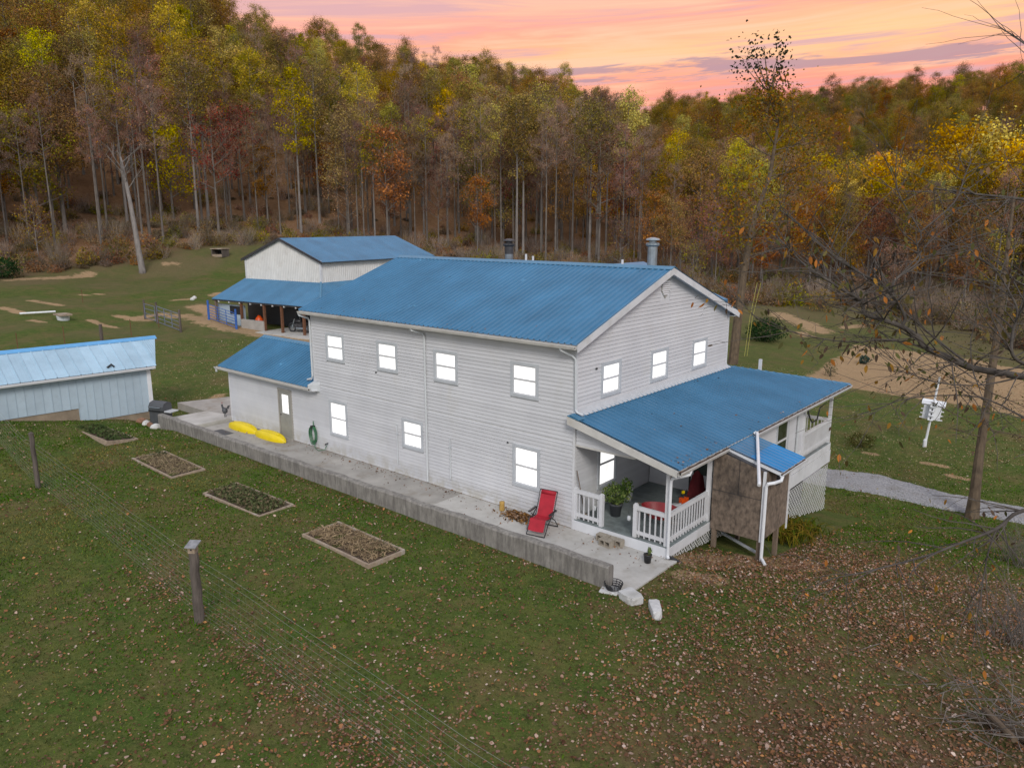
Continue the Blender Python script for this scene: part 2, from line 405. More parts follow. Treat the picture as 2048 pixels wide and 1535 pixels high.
# ------------------------------------------------------------------ terrain
def sst(x, a, b):
    t = np.clip((x-a)/(b-a), 0, 1); return t*t*(3-2*t)
_TR = np.array([0, 30, 50, 70, 90, 110, 140, 180, 230, 280, 340, 420, 520, 800, 2500.])
_TPX = [-900, 0, 285, 560, 800, 1000, 1200, 1470, 1750, 2048, 3000]
_TZ = np.array([
    [0, .3, .6, 1.2, 2, 3.0, 12, 28, 48, 66, 80, 86, 80, 70, 40],
    [0, .2, .4, .8, 1.6, 2.7, 11, 30, 54, 74, 88, 90, 80, 70, 40],
    [0, 0, 0, .3, .9, 1.9, 10, 29, 53, 70, 82, 84, 80, 70, 40],
    [0, 0, 0, 0, .8, 2.5, 8.5, 24, 43, 56, 59, 56, 52, 48, 40],
    [0, 0, 0, 0, .8, 2.2, 5.5, 18, 39, 54, 57, 54, 50, 45, 40],
    [0, 0, -.5, -.5, .4, 1.8, 4.5, 13, 31, 47, 51, 48, 45, 42, 40],
    [0, 0, -1, -1, -.2, 1.2, 3.5, 9.5, 22, 37, 46, 46, 44, 42, 40],
    [0, 0, -2, -2.1, -1.4, .2, 2, 6, 13, 23, 37, 57, 60, 50, 40],
    [0, 0, -2.6, -2.6, -1.6, -.4, .8, 2.5, 7, 16, 33, 59, 65, 55, 40],
    [0, 0, -2.6, -2.4, -1.4, -.3, .8, 2.5, 7, 16, 33, 61, 69, 60, 40],
    [0, 0, -2.6, -2.4, -1.4, -.3, .8, 2.5, 7, 16, 33, 61, 69, 60, 40]])
_TAZ = np.array([az_of(p) for p in _TPX])
_TAZ[0] = YAW-1.3; _TAZ[-1] = YAW+1.3
_AZg = np.concatenate([[YAW-PI, YAW-2.2], _TAZ, [YAW+2.2, YAW+PI]])
_Zg = np.concatenate([np.zeros((2, len(_TR))), _TZ, np.zeros((2, len(_TR)))])
_wob = rng.uniform(-1, 1, (6, 3))
def gz(x, y):
    x = np.asarray(x, float); y = np.asarray(y, float)
    dx = x-CAM.x; dy = y-CAM.y; r = np.hypot(dx, dy)
    az = np.arctan2(dx, dy); az = (az-YAW+PI) % (2*PI)-PI+YAW
    i = np.clip(np.searchsorted(_AZg, az)-1, 0, len(_AZg)-2); t = (az-_AZg[i])/(_AZg[i+1]-_AZg[i]); t = t*t*(3-2*t)
    j = np.clip(np.searchsorted(_TR, r)-1, 0, len(_TR)-2); s = np.clip((r-_TR[j])/(_TR[j+1]-_TR[j]), 0, 1)
    zp = (_Zg[i, j]*(1-s)+_Zg[i, j+1]*s)*(1-t)+(_Zg[i+1, j]*(1-s)+_Zg[i+1, j+1]*s)*t
    loc = -0.192*np.clip(y-.25, 0, 13.4)*sst(x, -25, .5)*sst(x, -3, 2.9)**0  \
        + 0.17*np.clip(-(y+3.2), 0, 6)*sst(-x, 17, 24) - .25*sst(-x, 19.5, 22)*sst(y, -3.4, -2.2)*(1-sst(y, 1, 6))
    loc = loc + .85*np.exp(-(((x+51.9)/4.2)**2+((y-14.6)/3.4)**2))
    wob = .035*np.sin(x*.55+1.3)*np.sin(y*.47+.4)+.02*np.sin(x*1.4+y*.9)
    near = sst(r, 2, 60)
    wob = wob*np.where((x > -24) & (x < 4) & (y > -3.2) & (y < 2), .15, 1)
    b = sst(r, 46, 66)*(1-.9*np.exp(-(((x+50)/9)**2+((y-16)/8)**2)))
    bumps = sst(r, 120, 220)*(2.2*np.sin(x*.055+.7)*np.sin(y*.048+1.9)+1.1*np.sin(x*.12+y*.09))
    return loc*(1-b)+zp*b+wob+bumps-.02
def gzf(x, y): return float(gz(x, y))
def onground(px, py, lo=8., hi=600.):
    d = pray(px, py); lastt = lo
    t = lo
    while t < hi:
        p = CAM+d*t
        if p.z <= gzf(p.x, p.y): break
        lastt = t; t *= 1.02
    a, b = lastt, t
    for _ in range(24):
        m = (a+b)/2; p = CAM+d*m
        if p.z <= gzf(p.x, p.y): b = m
        else: a = m
    p = CAM+d*b; return Vector((p.x, p.y, gzf(p.x, p.y)))

def forest_edge(az):
    return np.interp(az, [az_of(p) for p in (-400, 0, 285, 420, 560, 900, 1200, 1470, 1600, 1750, 2048, 2500)],
                     [114, 114, 122, 130, 132, 124, 116, 102, 104, 106, 86, 82])
def dist_poly(x, y, pts):
    """distance to a polyline"""
    best = np.full(np.shape(x), 1e9)
    for (ax, ay), (bx, by) in zip(pts[:-1], pts[1:]):
        vx, vy = bx-ax, by-ay; t = np.clip(((x-ax)*vx+(y-ay)*vy)/(vx*vx+vy*vy), 0, 1)
        best = np.minimum(best, np.hypot(x-ax-vx*t, y-ay-vy*t))
    return best
def in_poly(x, y, P):
    r = np.zeros(np.shape(x), bool); n = len(P)
    for i in range(n):
        (x1, y1), (x2, y2) = P[i], P[(i+1) % n]
        c = ((y1 > y) != (y2 > y)) & (x < (x2-x1)*(y-y1)/((y2-y1) or 1e-9)+x1); r ^= c
    return r
G2 = lambda px, py: tuple(onground(px, py)[:2])
PLOT = [G2(*p) for p in [(1610, 752), (1660, 722), (1710, 688), (1800, 700), (1900, 712), (2060, 740), (2060, 838), (1960, 815), (1850, 800), (1700, 776), (1660, 766)]]
TRACKS = [([G2(*p) for p in [(395, 612), (420, 622), (450, 640)]], 1.3), ([G2(*p) for p in [(600, 680), (520, 668), (470, 655)]], 1.2), ([G2(*p) for p in [(265, 636), (330, 628)]], .9), ([G2(*p) for p in [(390, 815), (440, 790)]], .35), ([G2(*p) for p in [(60, 600), (120, 610)]], .5), ([G2(*p) for p in [(180, 640), (230, 655)]], .4),
          ([G2(*p) for p in [(360, 632), (430, 645), (500, 660), (560, 672), (640, 690)]], 1.5),
          ([G2(*p) for p in [(300, 640), (240, 632)]], .8), ([G2(*p) for p in [(380, 598), (350, 600)]], .7),
          ([G2(*p) for p in [(20, 560), (110, 556), (180, 548)]], 1.0), ([G2(*p) for p in [(150, 590), (200, 588)]], .5),
          ([G2(*p) for p in [(430, 590), (445, 586)]], .9), ([G2(*p) for p in [(1560, 628), (1610, 648), (1640, 662)]], 1.4),
          ([G2(*p) for p in [(1600, 665), (1615, 672)]], .7), ([G2(*p) for p in [(1690, 655), (1740, 650)]], .8), ([G2(*p) for p in [(1850, 925), (1890, 932)]], .25),
          ([G2(*p) for p in [(1900, 950), (1930, 958)]], .25), ([G2(*p) for p in [(1730, 905), (1750, 908)]], .2),
          ([G2(*p) for p in [(330, 528), (350, 528)]], .8), ([G2(*p) for p in [(5, 615), (40, 625)]], .5), ([G2(*p) for p in [(60, 640), (90, 645)]], .4),
          ([(3.6, .6), (4.6, 2.2), (5.6, 3.6)], .55), ([(3.9, -.5), (4.6, -.2)], .3)]
azs = np.concatenate([np.linspace(YAW-.80, YAW+.80, 520), np.linspace(YAW+.80, YAW+2*PI-.80, 130)[1:-1]])
rs = np.concatenate([[.0], np.geomspace(3.0, 12, 14)[:-1], np.linspace(12, 70, 330), np.geomspace(70.3, 430, 150)[0:], np.geomspace(440, 2500, 16)])
AZ, RR = np.meshgrid(azs, rs)
GX = CAM.x+np.sin(AZ)*RR; GY = CAM.y+np.cos(AZ)*RR; GZ = gz(GX, GY)
nz_, na_ = AZ.shape
idx = np.arange(nz_*na_).reshape(nz_, na_)
nxt = np.roll(idx, -1, axis=1)
faces = np.stack([idx[:-1], nxt[:-1], nxt[1:], idx[1:]], -1).reshape(-1, 4)[:, ::-1]
soil = np.clip(.5+.5*np.where(in_poly(GX, GY, PLOT), 1, -1)*np.minimum(1, dist_poly(GX, GY, PLOT+[PLOT[0]])/.8), 0, 1)
for pts, wd in TRACKS:
    soil = np.maximum(soil, .88*(1-sst(dist_poly(GX, GY, pts), 0, wd*2.3)))
FENCE = [(-40.0, -8.2), (-16.3, -9.0), (-3.47, -9.83), (6.6, -10.3)]
fdist = dist_poly(GX, GY, FENCE)
litter = sst(RR, forest_edge(AZ)-12, forest_edge(AZ)+2)
yard = .52*sst(GX, 2.0, 10)*(1-sst(GY, 6, 11)) + .14*sst(GX, -4, 4)*(1-sst(GY, -4, -2))*sst(GY, -16, -5)
yard = np.maximum(yard, .33*(1-sst(fdist, .1, 1.2))*(sst(GX, -10, 0)*.7+.3))
litter = np.maximum(litter, np.where(RR < 60, yard, 0))
dry = sst(RR, 50, 80)*.35*sst(AZ, az_of(700), az_of(1300)) + .30*sst(RR, 44, 60)*(1-sst(AZ, az_of(500), az_of(700)))*np.clip(1.6*np.sin(GX*.31+1)*np.sin(GY*.27+2)+.6*np.sin(GX*.9+GY*.7)+.3, 0, 1)*1.6 + .55*(1-sst(np.abs(RR-(forest_edge(AZ)-9)), 2, 14))
cols = np.stack([soil, litter, np.clip(dry, 0, 1)], -1).reshape(-1, 3)

def ground_mat():
    m, nt, b = new_mat('lawn_and_forest_floor'); t = NT(nt)
    at_ = t.node('ShaderNodeAttribute', attribute_name='Col').outputs['Color']
    sp = t.node('ShaderNodeSeparateColor'); t.l.new(at_, sp.inputs[0]); S, L, D = sp.outputs
    n1 = t.noise(.36, 7, .66); n2 = t.noise(1.5, 7, .68); n3 = t.noise(6.5, 7, .74); n4 = t.noise(17, 5, .8)
    g = t.ramp(n2, [(.30, (.046, .080, .014)), (.5, (.083, .110, .023)), (.72, (.138, .134, .038))])
    g = t.mix(t.math('MULTIPLY', t.fr(n1, .48, .64), .62), g, (.160, .115, .052))
    g = t.mix(t.math('MULTIPLY', t.fr(t.noise(.52, 6, .66, stretch=(1, 1.3, 1)), .50, .64), .40), g, (.045, .115, .012))
    g = t.mix(t.math('MULTIPLY', t.fr(n3, .50, .64), .62), g, (.024, .044, .008))
    g = t.mix(t.math('MULTIPLY', t.fr(n4, .52, .66), .60), g, (.200, .195, .070))
    g = t.mix(t.math('MULTIPLY', t.fr(t.noise(21, 4, .8), .55, .68), .75), g, (.022, .026, .009))
    g = t.mix(t.math('MULTIPLY', D, .75), g, t.ramp(n3, [(.35, (.10, .075, .038)), (.65, (.19, .145, .08))]))
    lt = t.ramp(t.noise(15, 6, .8), [(.28, (.045, .034, .020)), (.5, (.135, .085, .052)), (.66, (.22, .15, .105)), (.78, (.36, .27, .21))])
    lt = t.mix(t.math('MULTIPLY', t.fr(n2, .42, .6), .45), lt, (.125, .070, .034))
    lt = t.mix(t.math('MULTIPLY', t.fr(L, .6, .95), .7), lt, t.ramp(t.noise(1.6, 8, .8), [(.3, (.16, .075, .035)), (.5, (.27, .14, .07)), (.7, (.36, .22, .13))]))
    lf = t.math('ADD', L, t.math('MULTIPLY', t.math('SUBTRACT', t.noise(1.9, 8, .75), .5), 1.2))
    g = t.mix(t.math('MULTIPLY', t.fr(lf, .22, .85), .93), g, lt)
    sl = t.ramp(n3, [(.3, (.29, .185, .10)), (.6, (.42, .29, .165)), (.75, (.52, .39, .25))])
    sl = t.mix(t.math('MULTIPLY', t.fr(n2, .45, .7), .4), sl, (.20, .15, .10))
    sf = t.math('ADD', S, t.math('MULTIPLY', t.math('SUBTRACT', t.noise(1.1, 9, .78), .5), 1.8))
    g = t.mix(t.math('MULTIPLY', t.fr(sf, .42, .70), .95), g, sl)
    t.l.new(g, b.inputs['Base Color']); b.inputs['Roughness'].default_value = .95; b.inputs['Specular IOR Level'].default_value = .15
    h = t.math('ADD', t.math('MULTIPLY', n3, .7), t.math('MULTIPLY', n4, .6)); t.bump(h, .9, .06, b)
    return m
GV = np.stack([GX, GY, GZ], -1).reshape(-1, 3)
gm = np_mesh('ground', GV, faces, ground_mat(), cols)
gm.polygons.foreach_set('use_smooth', [True]*len(gm.polygons))
struct(put('ground', gm))

# gravel driveway: a draped strip with a ragged edge
def gravel_mat():
    m, nt, b = new_mat('grey_gravel'); t = NT(nt)
    v = t.node('ShaderNodeTexVoronoi'); v.inputs['Scale'].default_value = 22; t.l.new(t.pos(), v.inputs['Vector'])
    c = t.ramp(t.noise(13, 6, .82), [(.32, (.13, .135, .145)), (.52, (.31, .315, .325)), (.68, (.56, .56, .57))])
    c = t.mix(t.math('MULTIPLY', t.fr(t.noise(1.2, 5, .6), .5, .7), .45), c, (.20, .19, .17))
    t.l.new(c, b.inputs['Base Color']); b.inputs['Roughness'].default_value = .95
    t.bump(v.outputs['Distance'], .8, .04, b); return m
MAT['gravel'] = gravel_mat()
dl = [onground(1660, 936), onground(1760, 947), onground(1900, 985), onground(2046, 1012)]
dr = [onground(1660, 976), onground(1760, 992), onground(1900, 1022), onground(2046, 1050)]
def ext(a, b, k): return a+(a-b).normalized()*k
def drape_strip(Lp, Rp, nv, nu, off, edge):
    out = MB(); Lp = [Vector(p) for p in Lp]; Rp = [Vector(p) for p in Rp]
    def samp(P, t):
        k = t*(len(P)-1); i = min(int(k), len(P)-2); return P[i].lerp(P[i+1], k-i)
    def fn(u, v):
        a, b2 = samp(Lp, u), samp(Rp, u); j = edge*(math.sin(u*190)+math.sin(u*83+2)+math.sin(u*47))*.33
        w = v+(j if v in (0.0, 1.0) else 0); p = a.lerp(b2, w)
        crown = .035*(1-(2*v-1)**2) if off else 0
        return (p.x, p.y, gzf(p.x, p.y)+off*(1 if 0 < v < 1 else -.6)+crown*0+.0)
    return out.grid(fn, nu, nv)
L2 = [ext(dl[0], dl[1], 14)]+dl+[ext(dl[-1], dl[-2], 18)]; R2 = [ext(dr[0], dr[1], 14)]+dr+[ext(dr[-1], dr[-2], 18)]
struct(drape_strip(L2, R2, 8, 160, .045, .05).build('driveway', 'gravel', smooth=True))

# ------------------------------------------------------------------ patio and retaining wall
WD = 9.92; LM = 12.706; LA = 19.31
pt = MB(); pt.box(-19.2, 3.38, -2.24, .0, -.6, .0); patio = struct(pt.build('patio', 'slab2'))
xs = [-19.2, -15.6, -12.0, -8.4, -4.62, -1.9, .88, 3.4]
for i in range(len(xs)-1):
    x0, x1 = xs[i]+.008, xs[i+1]-.008
    b = MB()
    if i == len(xs)-2:
        b.prism([(x0, -2.225), (2.88, -2.225), (2.92, -2.45), (3.40, -2.12), (x1+.02, .03), (3.1, .03), (3.1, -.015), (x0, -.015)], lambda a, c, d: (a, c, d), -.2, .028)
    else: b.box(x0, x1, -2.225, -.012, -.2, .028-.002*(i % 2))
    b.build('slab', 'slab2' if i < 4 else 'slab', patio)
st = MB(); st.prism([(-21.6, -1.95), (-21.45, -.10), (-19.36, .30), (-19.36, -1.95)], lambda a, c, d: (a, c, d), -.4, .16); o = st.build('slab', 'slab', patio)
st = MB(); st.prism([(-24.5, -.06), (-23.6, 2.6), (-19.36, 3.0), (-19.36, .34), (-21.5, -.04)], lambda a, c, d: (a, c, d), -.4, .09); o = st.build('slab', 'slab2', patio)
MAT['stain'] = M('muddy_stain', (.21, .165, .11), .25, 6, .95)
# retaining wall with uneven worn top
def rw(u, v):
    x = -21.35+u*24.2
    prof = [(-2.47, -.7), (-2.47, .22), (-2.475, .50), (-2.44, .545), (-2.27, .55), (-2.235, .505), (-2.235, -.7)]
    y, z = prof[round(v*6)]
    top = (.06-.0035*(x+21)*0) if z > .3 else 0
    hgt = np.interp(x, [-21.4, -14, -6, 2.9], [-.06, -.07, -.02, .05])
    n = .010*math.sin(x*2.1)+.007*math.sin(x*5.3+1)+.004*math.sin(x*9+y*20)
    return (x, y+n*.5, z+(hgt+n if z > .3 else 0))
w = MB(); w.grid(rw, 240, 6); ncol = 241
w.f.append(tuple(j*ncol for j in range(7))); w.f.append(tuple(j*ncol+240 for j in reversed(range(7))))
tag(w.build('retaining_wall', 'concrete'), 'long low weathered concrete retaining wall between lawn and patio', 'wall')
# ------------------------------------------------------------------ house
house = thing('house', 'two storey white sided house with blue metal roof and wraparound porch', 'house')
SL = .347; ZE = 5.66; ZR = 7.53; EY = -.30           # main roof: eave height, ridge height, eave overhang
COURSE = .121
def roofz(y): return ZE+SL*(min(y, WD-y)+.30)
core = MB()
core.box(-LM+.01, -.004, .004, WD, -3.2, 5.55)
core.prism([(0.004, 5.55), (WD, 5.55), (WD/2, roofz(WD/2)-.10)], lambda a, b_, d: (d, a, b_), -LM+.01, -.004)
core.box(-LA+.01, -LM+.02, .004, 4.2, -3, 2.66)
core.prism([(.004, 2.66), (4.2, 2.66), (2.1, 3.55)], lambda a, b_, d: (d, a, b_), -LA+.01, -LM+.02)
core.build('wall_sheathing', 'white', house)
WIN_Y = [(-11.80, -10.68, 3.74, 4.83), (-8.77, -7.65, 3.74, 4.83), (-5.82, -4.70, 3.74, 4.83), (-2.43, -1.34, 3.74, 4.83),
         (-11.80, -10.66, .76, 2.20), (-7.53, -6.43, 1.10, 2.18), (-2.35, -1.26, .88, 2.24)]
DOOR = (-15.36, -14.36, .04, 2.16)
WIN_X = [(1.25, 2.34, 3.80, 4.87), (4.15, 5.27, 3.80, 4.87), (7.03, 8.15, 3.80, 4.87)]
PWIN = (1.18, 2.24, .92, 2.45)
def board_mesh(fY, a0l, a1l, a0h, a1h, z0, z1):
    """one lap of siding; low edge proud. fY maps (a, outward, z)"""
    return MB(fY).hexa([(a0l, .025, z0), (a1l, .025, z0), (a1l, .001, z0), (a0l, .001, z0),
                        (a0h, .003, z1), (a1h, .003, z1), (a1h, .001, z1), (a0h, .001, z1)])
def courses(fY, z0, z1, lim, holes, parent, mat='siding'):
    """lim(z)->(a0,a1); holes list of (a0,a1,z0,z1)"""
    nc = int(math.ceil((z1-z0)/COURSE))
    for k in range(nc):
        za = z0+k*COURSE; zb = min(za+COURSE, z1)
        if zb-za < .02: continue
        l0, l1 = lim(za); h0, h1 = lim(zb)
        cuts = sorted((a, b_) for a, b_, c, d in holes if c < zb-.03 and d > za+.03 and b_ > l0 and a < l1)
        segs = []; s0 = (l0, h0)
        for a, b_ in cuts: segs.append((s0, (a, a))); s0 = (b_, b_)
        segs.append((s0, (l1, h1)))
        for (p0, q0), (p1, q1) in segs:
            if p1-p0 < .03: continue
            if q1-q0 < .01: q0 = q1 = (p0+p1)/2; q1 += .01
            board_mesh(fY, p0, p1, q0, q1, za, zb).build('siding_board', mat, parent)
fy = lambda a, d, z: (a, -d, z)
fx = lambda a, d, z: (d, a, z)
courses(fy, .05, 2.62, lambda z: (-LA, -.06), WIN_Y+[DOOR], house)
courses(fy, .05+22*COURSE, 5.56, lambda z: (-LM+.05, -.06), WIN_Y, house)
def glim(z):
    if z < 5.45: return (.06, WD-.06)
    q = (z+.12-ZE)/SL-.30; return (max(.06, q), WD-max(.06, q))
VENT = (WD/2-.33, WD/2+.27, 6.52, 7.12)
courses(fx, 3.66, 7.25, glim, WIN_X+[VENT], house)
courses(fx, .36, 3.2, lambda z: (.06, 4.30), [PWIN], house)
courses(lambda a, d, z: (-LA-d, a, z), .05, 3.3, lambda z: (.03, 4.17) if z < 2.66 else ((z-2.66)/.43+.03, 4.2-(z-2.66)/.43-.03), [], house)
courses(fy, 2.66, 3.22, lambda z: (.06, max(.10, 2.1-(z-2.66)*3.55)), [], house)
# trims: corner boards, starter strips
for (x0, x1, y0, y1, z0, z1) in [(-.062, .026, -.026, .062, .03, 5.56), (-LM-.03, -LM+.05, -.026, .03, 2.8, 5.56), (-LA-.03, -LA+.04, -.026, .05, .03, 2.6),
                                 (-.004, .024, WD-.06, WD+.02, 3.6, 5.6)]:
    MB().box(x0, x1, y0, y1, z0, z1).build('corner_board', 'white', house)
MB().box(-LA, 0.02, -.012, .02, -.1, .048).build('base_strip', 'block', house)

def window(par, f, a0, a1, z0, z1, lit=True, cw=.10):
    fr = MB(f)
    fr.box(a0, a1, .0, .045, z1-cw*.9, z1).box(a0, a1, .0, .055, z0, z0+cw)
    fr.box(a0, a0+cw, .0, .045, z0+cw, z1-cw*.9).box(a1-cw, a1, .0, .045, z0+cw, z1-cw*.9)
    wob = fr.build('window', 'trim', par)
    zm = (z0+z1)/2+.01; i0, i1 = a0+cw, a1-cw
    s = MB(f); sw = .035
    for za, zb, d in ((z0+cw, zm, .020), (zm, z1-cw*.9, .030)):
        s.box(i0, i0+sw, .004, d, za, zb).box(i1-sw, i1, .004, d, za, zb).box(i0+sw, i1-sw, .004, d, za, za+sw).box(i0+sw, i1-sw, .004, d, zb-sw, zb)
    s.build('sash', 'white' if lit else 'white', wob)
    for za, zb in ((z0+cw+sw, zm-sw), (zm+sw, z1-cw*.9-sw)):
        MB(f).box(i0+sw, i1-sw, .001, .008, za, zb).build('pane', 'lit' if lit else 'glass', wob)
    MB(f).box(a0-.03, a1+.03, .0, .03, z1, z1+.02).build('head_flashing', 'white', wob)
    return wob
for wv in WIN_Y: window(house, fy, *wv)
for wv in WIN_X: window(house, fx, *wv)
window(house, fx, *PWIN)
# gable vent: louvred shield
v = MB(fx); VC = WD/2-.03; shield = [(VC-.29, 7.02), (VC-.2, 7.14), (VC+.2, 7.14), (VC+.29, 7.02), (VC+.29, 6.78), (VC, 6.50), (VC-.29, 6.78)]
v.prism(shield, lambda a, b_, d: (a, d, b_), .0, .02); vent = v.build('gable_vent', 'doortrim', house)
for k in range(7):
    zc = 6.63+k*.066; hw = .25 if zc > 6.76 else .06+(zc-6.52)*.75
    MB(fx).hexa([(VC-hw, .05, zc), (VC+hw, .05, zc), (VC+hw, .02, zc), (VC-hw, .02, zc), (VC-hw, .035, zc+.045), (VC+hw, .035, zc+.045), (VC+hw, .02, zc+.05), (VC-hw, .02, zc+.05)]).build('louvre', 'white', vent)
# side door in the annex
d0, d1, dz0, dz1 = DOOR
dr_ = MB(fy); dr_.box(d0, d0+.07, 0, .05, dz0, dz1).box(d1-.07, d1, 0, .05, dz0, dz1).box(d0+.07, d1-.07, 0, .05, dz1-.08, dz1).box(d0, d1, 0, .09, dz0-.03, dz0+.02)
dfr = dr_.build('door', 'doortrim', house)
MB(fy).box(d0+.09, d1-.07, .002, .022, dz0+.02, dz1-.08).build('door_leaf', 'door', dfr)
MB(fy).box(d0+.065, d0+.09, .001, .012, dz0+.02, dz1-.08).build('shadow_gap', 'dark', dfr)  # dark strip painted as the shade beside the door leaf
for r_ in range(3):
    for q in range(3):
        a = d0+.28+q*.155; z = 1.13+r_*.265
        MB(fy).box(a, a+.14, .02, .028, z, z+.25).build('pane', 'lit', dfr)
MB(fy).box(d0+.25, d1-.21, .02, .026, 1.10, 1.128).build('glazing_bead', 'white', dfr)
for q in range(2): MB(fy).box(d0+.25+q*.26, d0+.47+q*.26, .02, .030, .28, .95).build('raised_panel', 'door', dfr)
MB(fy).lathe([(.03, 0), (.03, .02), (.02, .05)], (0, 0, 0), 8).build('handle', 'black', dfr, loc=(d0+.14, -.03, 1.0))

# ---- roofs
def panel(width, length, ribs=4, rh=.044, endz=0):
    """sheet in local coords: u along +x 0..width, v along -y 0..length, rib profile in z"""
    us = []; step = width/ribs
    for k in range(ribs):
        c = k*step
        us += [(c, rh), (c+.022, rh), (c+.045, 0), (c+step*.36, 0), (c+step*.39, .006), (c+step*.43, 0), (c+step*.64, 0), (c+step*.67, .006), (c+step*.71, 0), (c+step-.022, 0)]
    us.append((width, rh)); n = len(us)
    b = MB(); b.add([(u, 0, z) for u, z in us]+[(u, -length, z+endz) for u, z in us], [(i, i+1, n+i+1, n+i) for i in range(n-1)])
    return b
def slope_matrix(origin, udir, vdir):
    """local x->udir, local -y->vdir"""
    u = Vector(udir).normalized(); v_ = -Vector(vdir).normalized(); w = u.cross(v_)
    return Matrix(((u.x, v_.x, w.x, origin[0]), (u.y, v_.y, w.y, origin[1]), (u.z, v_.z, w.z, origin[2]), (0, 0, 0, 1)))
def roof_run(par, origin, udir, vdir, total, length, mat, pw=.914, ribs=4, rh=.044, name='roof_panel'):
    n = int(round(total/pw)); pw = total/n
    me = panel(pw-.001, length, ribs, rh).mesh('roof_panel'); me.materials.append(MAT[mat])
    for k in range(n):
        o = put(name, me, par); o.matrix_local = slope_matrix(Vector(origin)+Vector(udir).normalized()*pw*k, udir, vdir)
X0, X1 = -LM-.32, .27
th = .13
def slab_roof(prof, x0, x1, mat, par, name):   # prof closed polygon in (y,z)
    return MB().prism(prof, lambda a, b_, d: (d, a, b_), x0, x1).build(name, mat, par)
zt = lambda y: roofz(y)-.03
mroof = slab_roof([(EY, ZE-.05), (WD/2, ZR-.06), (WD-EY, ZE-.05), (WD-EY, ZE-.16), (WD/2, ZR-.18), (EY, ZE-.16)], X0+.02, X1-.02, 'white', house, 'roof')
slen = math.hypot(WD/2-EY, ZR-ZE)
roof_run(mroof, (X0, WD/2, ZR-.028), (1, 0, 0), (0, -(WD/2-EY), ZE-ZR), X1-X0, slen+.05, 'roof')
roof_run(mroof, (X1, WD/2, ZR-.028), (-1, 0, 0), (0, (WD/2-EY), ZE-ZR), X1-X0, slen+.05, 'roof')
rc = MB(); rc.prism([(WD/2-.20, ZR-.075), (WD/2, ZR+.012), (WD/2+.20, ZR-.075), (WD/2+.20, ZR-.06), (WD/2, ZR+.03), (WD/2-.20, ZR-.06)], lambda a, b_, d: (d, a, b_), X0-.03, X1+.03)
rc.build('ridge_cap', 'cap', mroof)
for xx in (X1-.02, X0-.005):                    # rake fascia boards
    for s_ in (0, 1):
        ya, yb = (EY-.02, WD/2) if s_ == 0 else (WD-EY+.02, WD/2)
        MB().hexa([(xx, ya, ZE-.25), (xx, yb, ZR-.235), (xx+.03, yb, ZR-.235), (xx+.03, ya, ZE-.25),
                   (xx, ya, ZE-.035), (xx, yb, ZR-.022), (xx+.03, yb, ZR-.022), (xx+.03, ya, ZE-.035)]).build('rake_board', 'white', mroof)
MB().box(X0+.03, X1-.03, EY+.02, .0, ZE-.19, ZE-.165).build('soffit', 'white', mroof)
MB().box(X0+.03, X1-.03, WD, WD-EY-.02, ZE-.19, ZE-.165).build('soffit', 'white', mroof)
def gutter(par, p0, p1, out, fill=False, w=.12, h=.10, mat='gutter'):
    """U channel from p0 to p1 (top inner edge), out = outward unit vector"""
    p0, p1, out = Vector(p0), Vector(p1), Vector(out); up = Vector((0, 0, 1))
    prof = [(0, 0), (0, -h), (w*.75, -h), (w, -.02), (w, .0), (w-.015, .0), (w-.018, -.03), (w*.7, -h+.012), (.012, -h+.012), (.012, 0)]
    vs_ = [p+out*a+up*b_ for p in (p0, p1) for a, b_ in prof]; n = len(prof)
    g = MB().add(vs_, [(i, (i+1) % n, n+(i+1) % n, n+i) for i in range(n)]+[tuple(range(n)), tuple(range(2*n-1, n-1, -1))])
    go = g.build('gutter', mat, par)
    L = (p1-p0).length; m = int(L/.12); dv = (p1-p0)/m
    lm = MB()
    def fn(u, v_):
        q = p0.lerp(p1, u)+out*(.014+v_*(w-.034))
        return q+up*((-.045 if not fill else -.006)+(.02 if fill else .008)*math.sin(u*m*2.3+v_*3)*math.sin(u*m*.9+1))
    lm.grid(fn, m, 2).build('debris', 'litter_gutter', go)
    return go
gutter(mroof, (X0+.02, EY-.015, ZE-.075), (X1-.06, EY-.015, ZE-.075), (0, -1, 0))
gutter(mroof, (X0+.02, WD-EY+.015, ZE-.075), (X1-.02, WD-EY+.015, ZE-.075), (0, 1, 0))
def spout(par, pts, r=.04, mat='spout', n=4): return MB().tube(pts, r, n).build('downspout', mat, par)
gy = EY-.07
spout(house, [(-.30, gy, ZE-.17), (-.30, gy+.02, ZE-.24), (-.06, -.10, ZE-.42), (.03, -.085, ZE-.50), (.05, -.075, 3.70), (.12, -.06, 3.62), (.30, -.04, 3.58)])
spout(house, [(-6.55, gy, ZE-.17), (-6.55, gy+.02, ZE-.23), (-6.28, -.09, ZE-.36), (-6.22, -.07, ZE-.45), (-6.22, -.07, .10)])
spout(house, [(-13.0, gy, ZE-.17), (-13.0, gy+.02, ZE-.24), (-12.78, -.10, ZE-.36), (-12.74, -.07, ZE-.46), (-12.74, -.07, 3.0), (-12.80, -.08, 2.88), (-13.05, -.1, 2.82)], .045)
for xx, za, zb in ((-7.79, .38, 1.85), (-5.10, .42, 1.88)):
    pp = MB().tube([(xx, -.045, za), (xx, -.045, zb)], .022, 6).build('pipe', 'spout', house)
    MB().box(xx-.05, xx+.05, -.06, -.02, zb-.34, zb-.30).build('bracket', 'trim', pp)
for xx, zz_ in ((-8.85, 3.62), (-2.55, 2.2)): MB().box(xx-.02, xx+.02, -.06, -.015, zz_, zz_+.04).build('wall_hook', 'black', house)
MB().box(.015, .06, .95, 1.0, 4.72, 4.77).build('wall_hook', 'black', house)
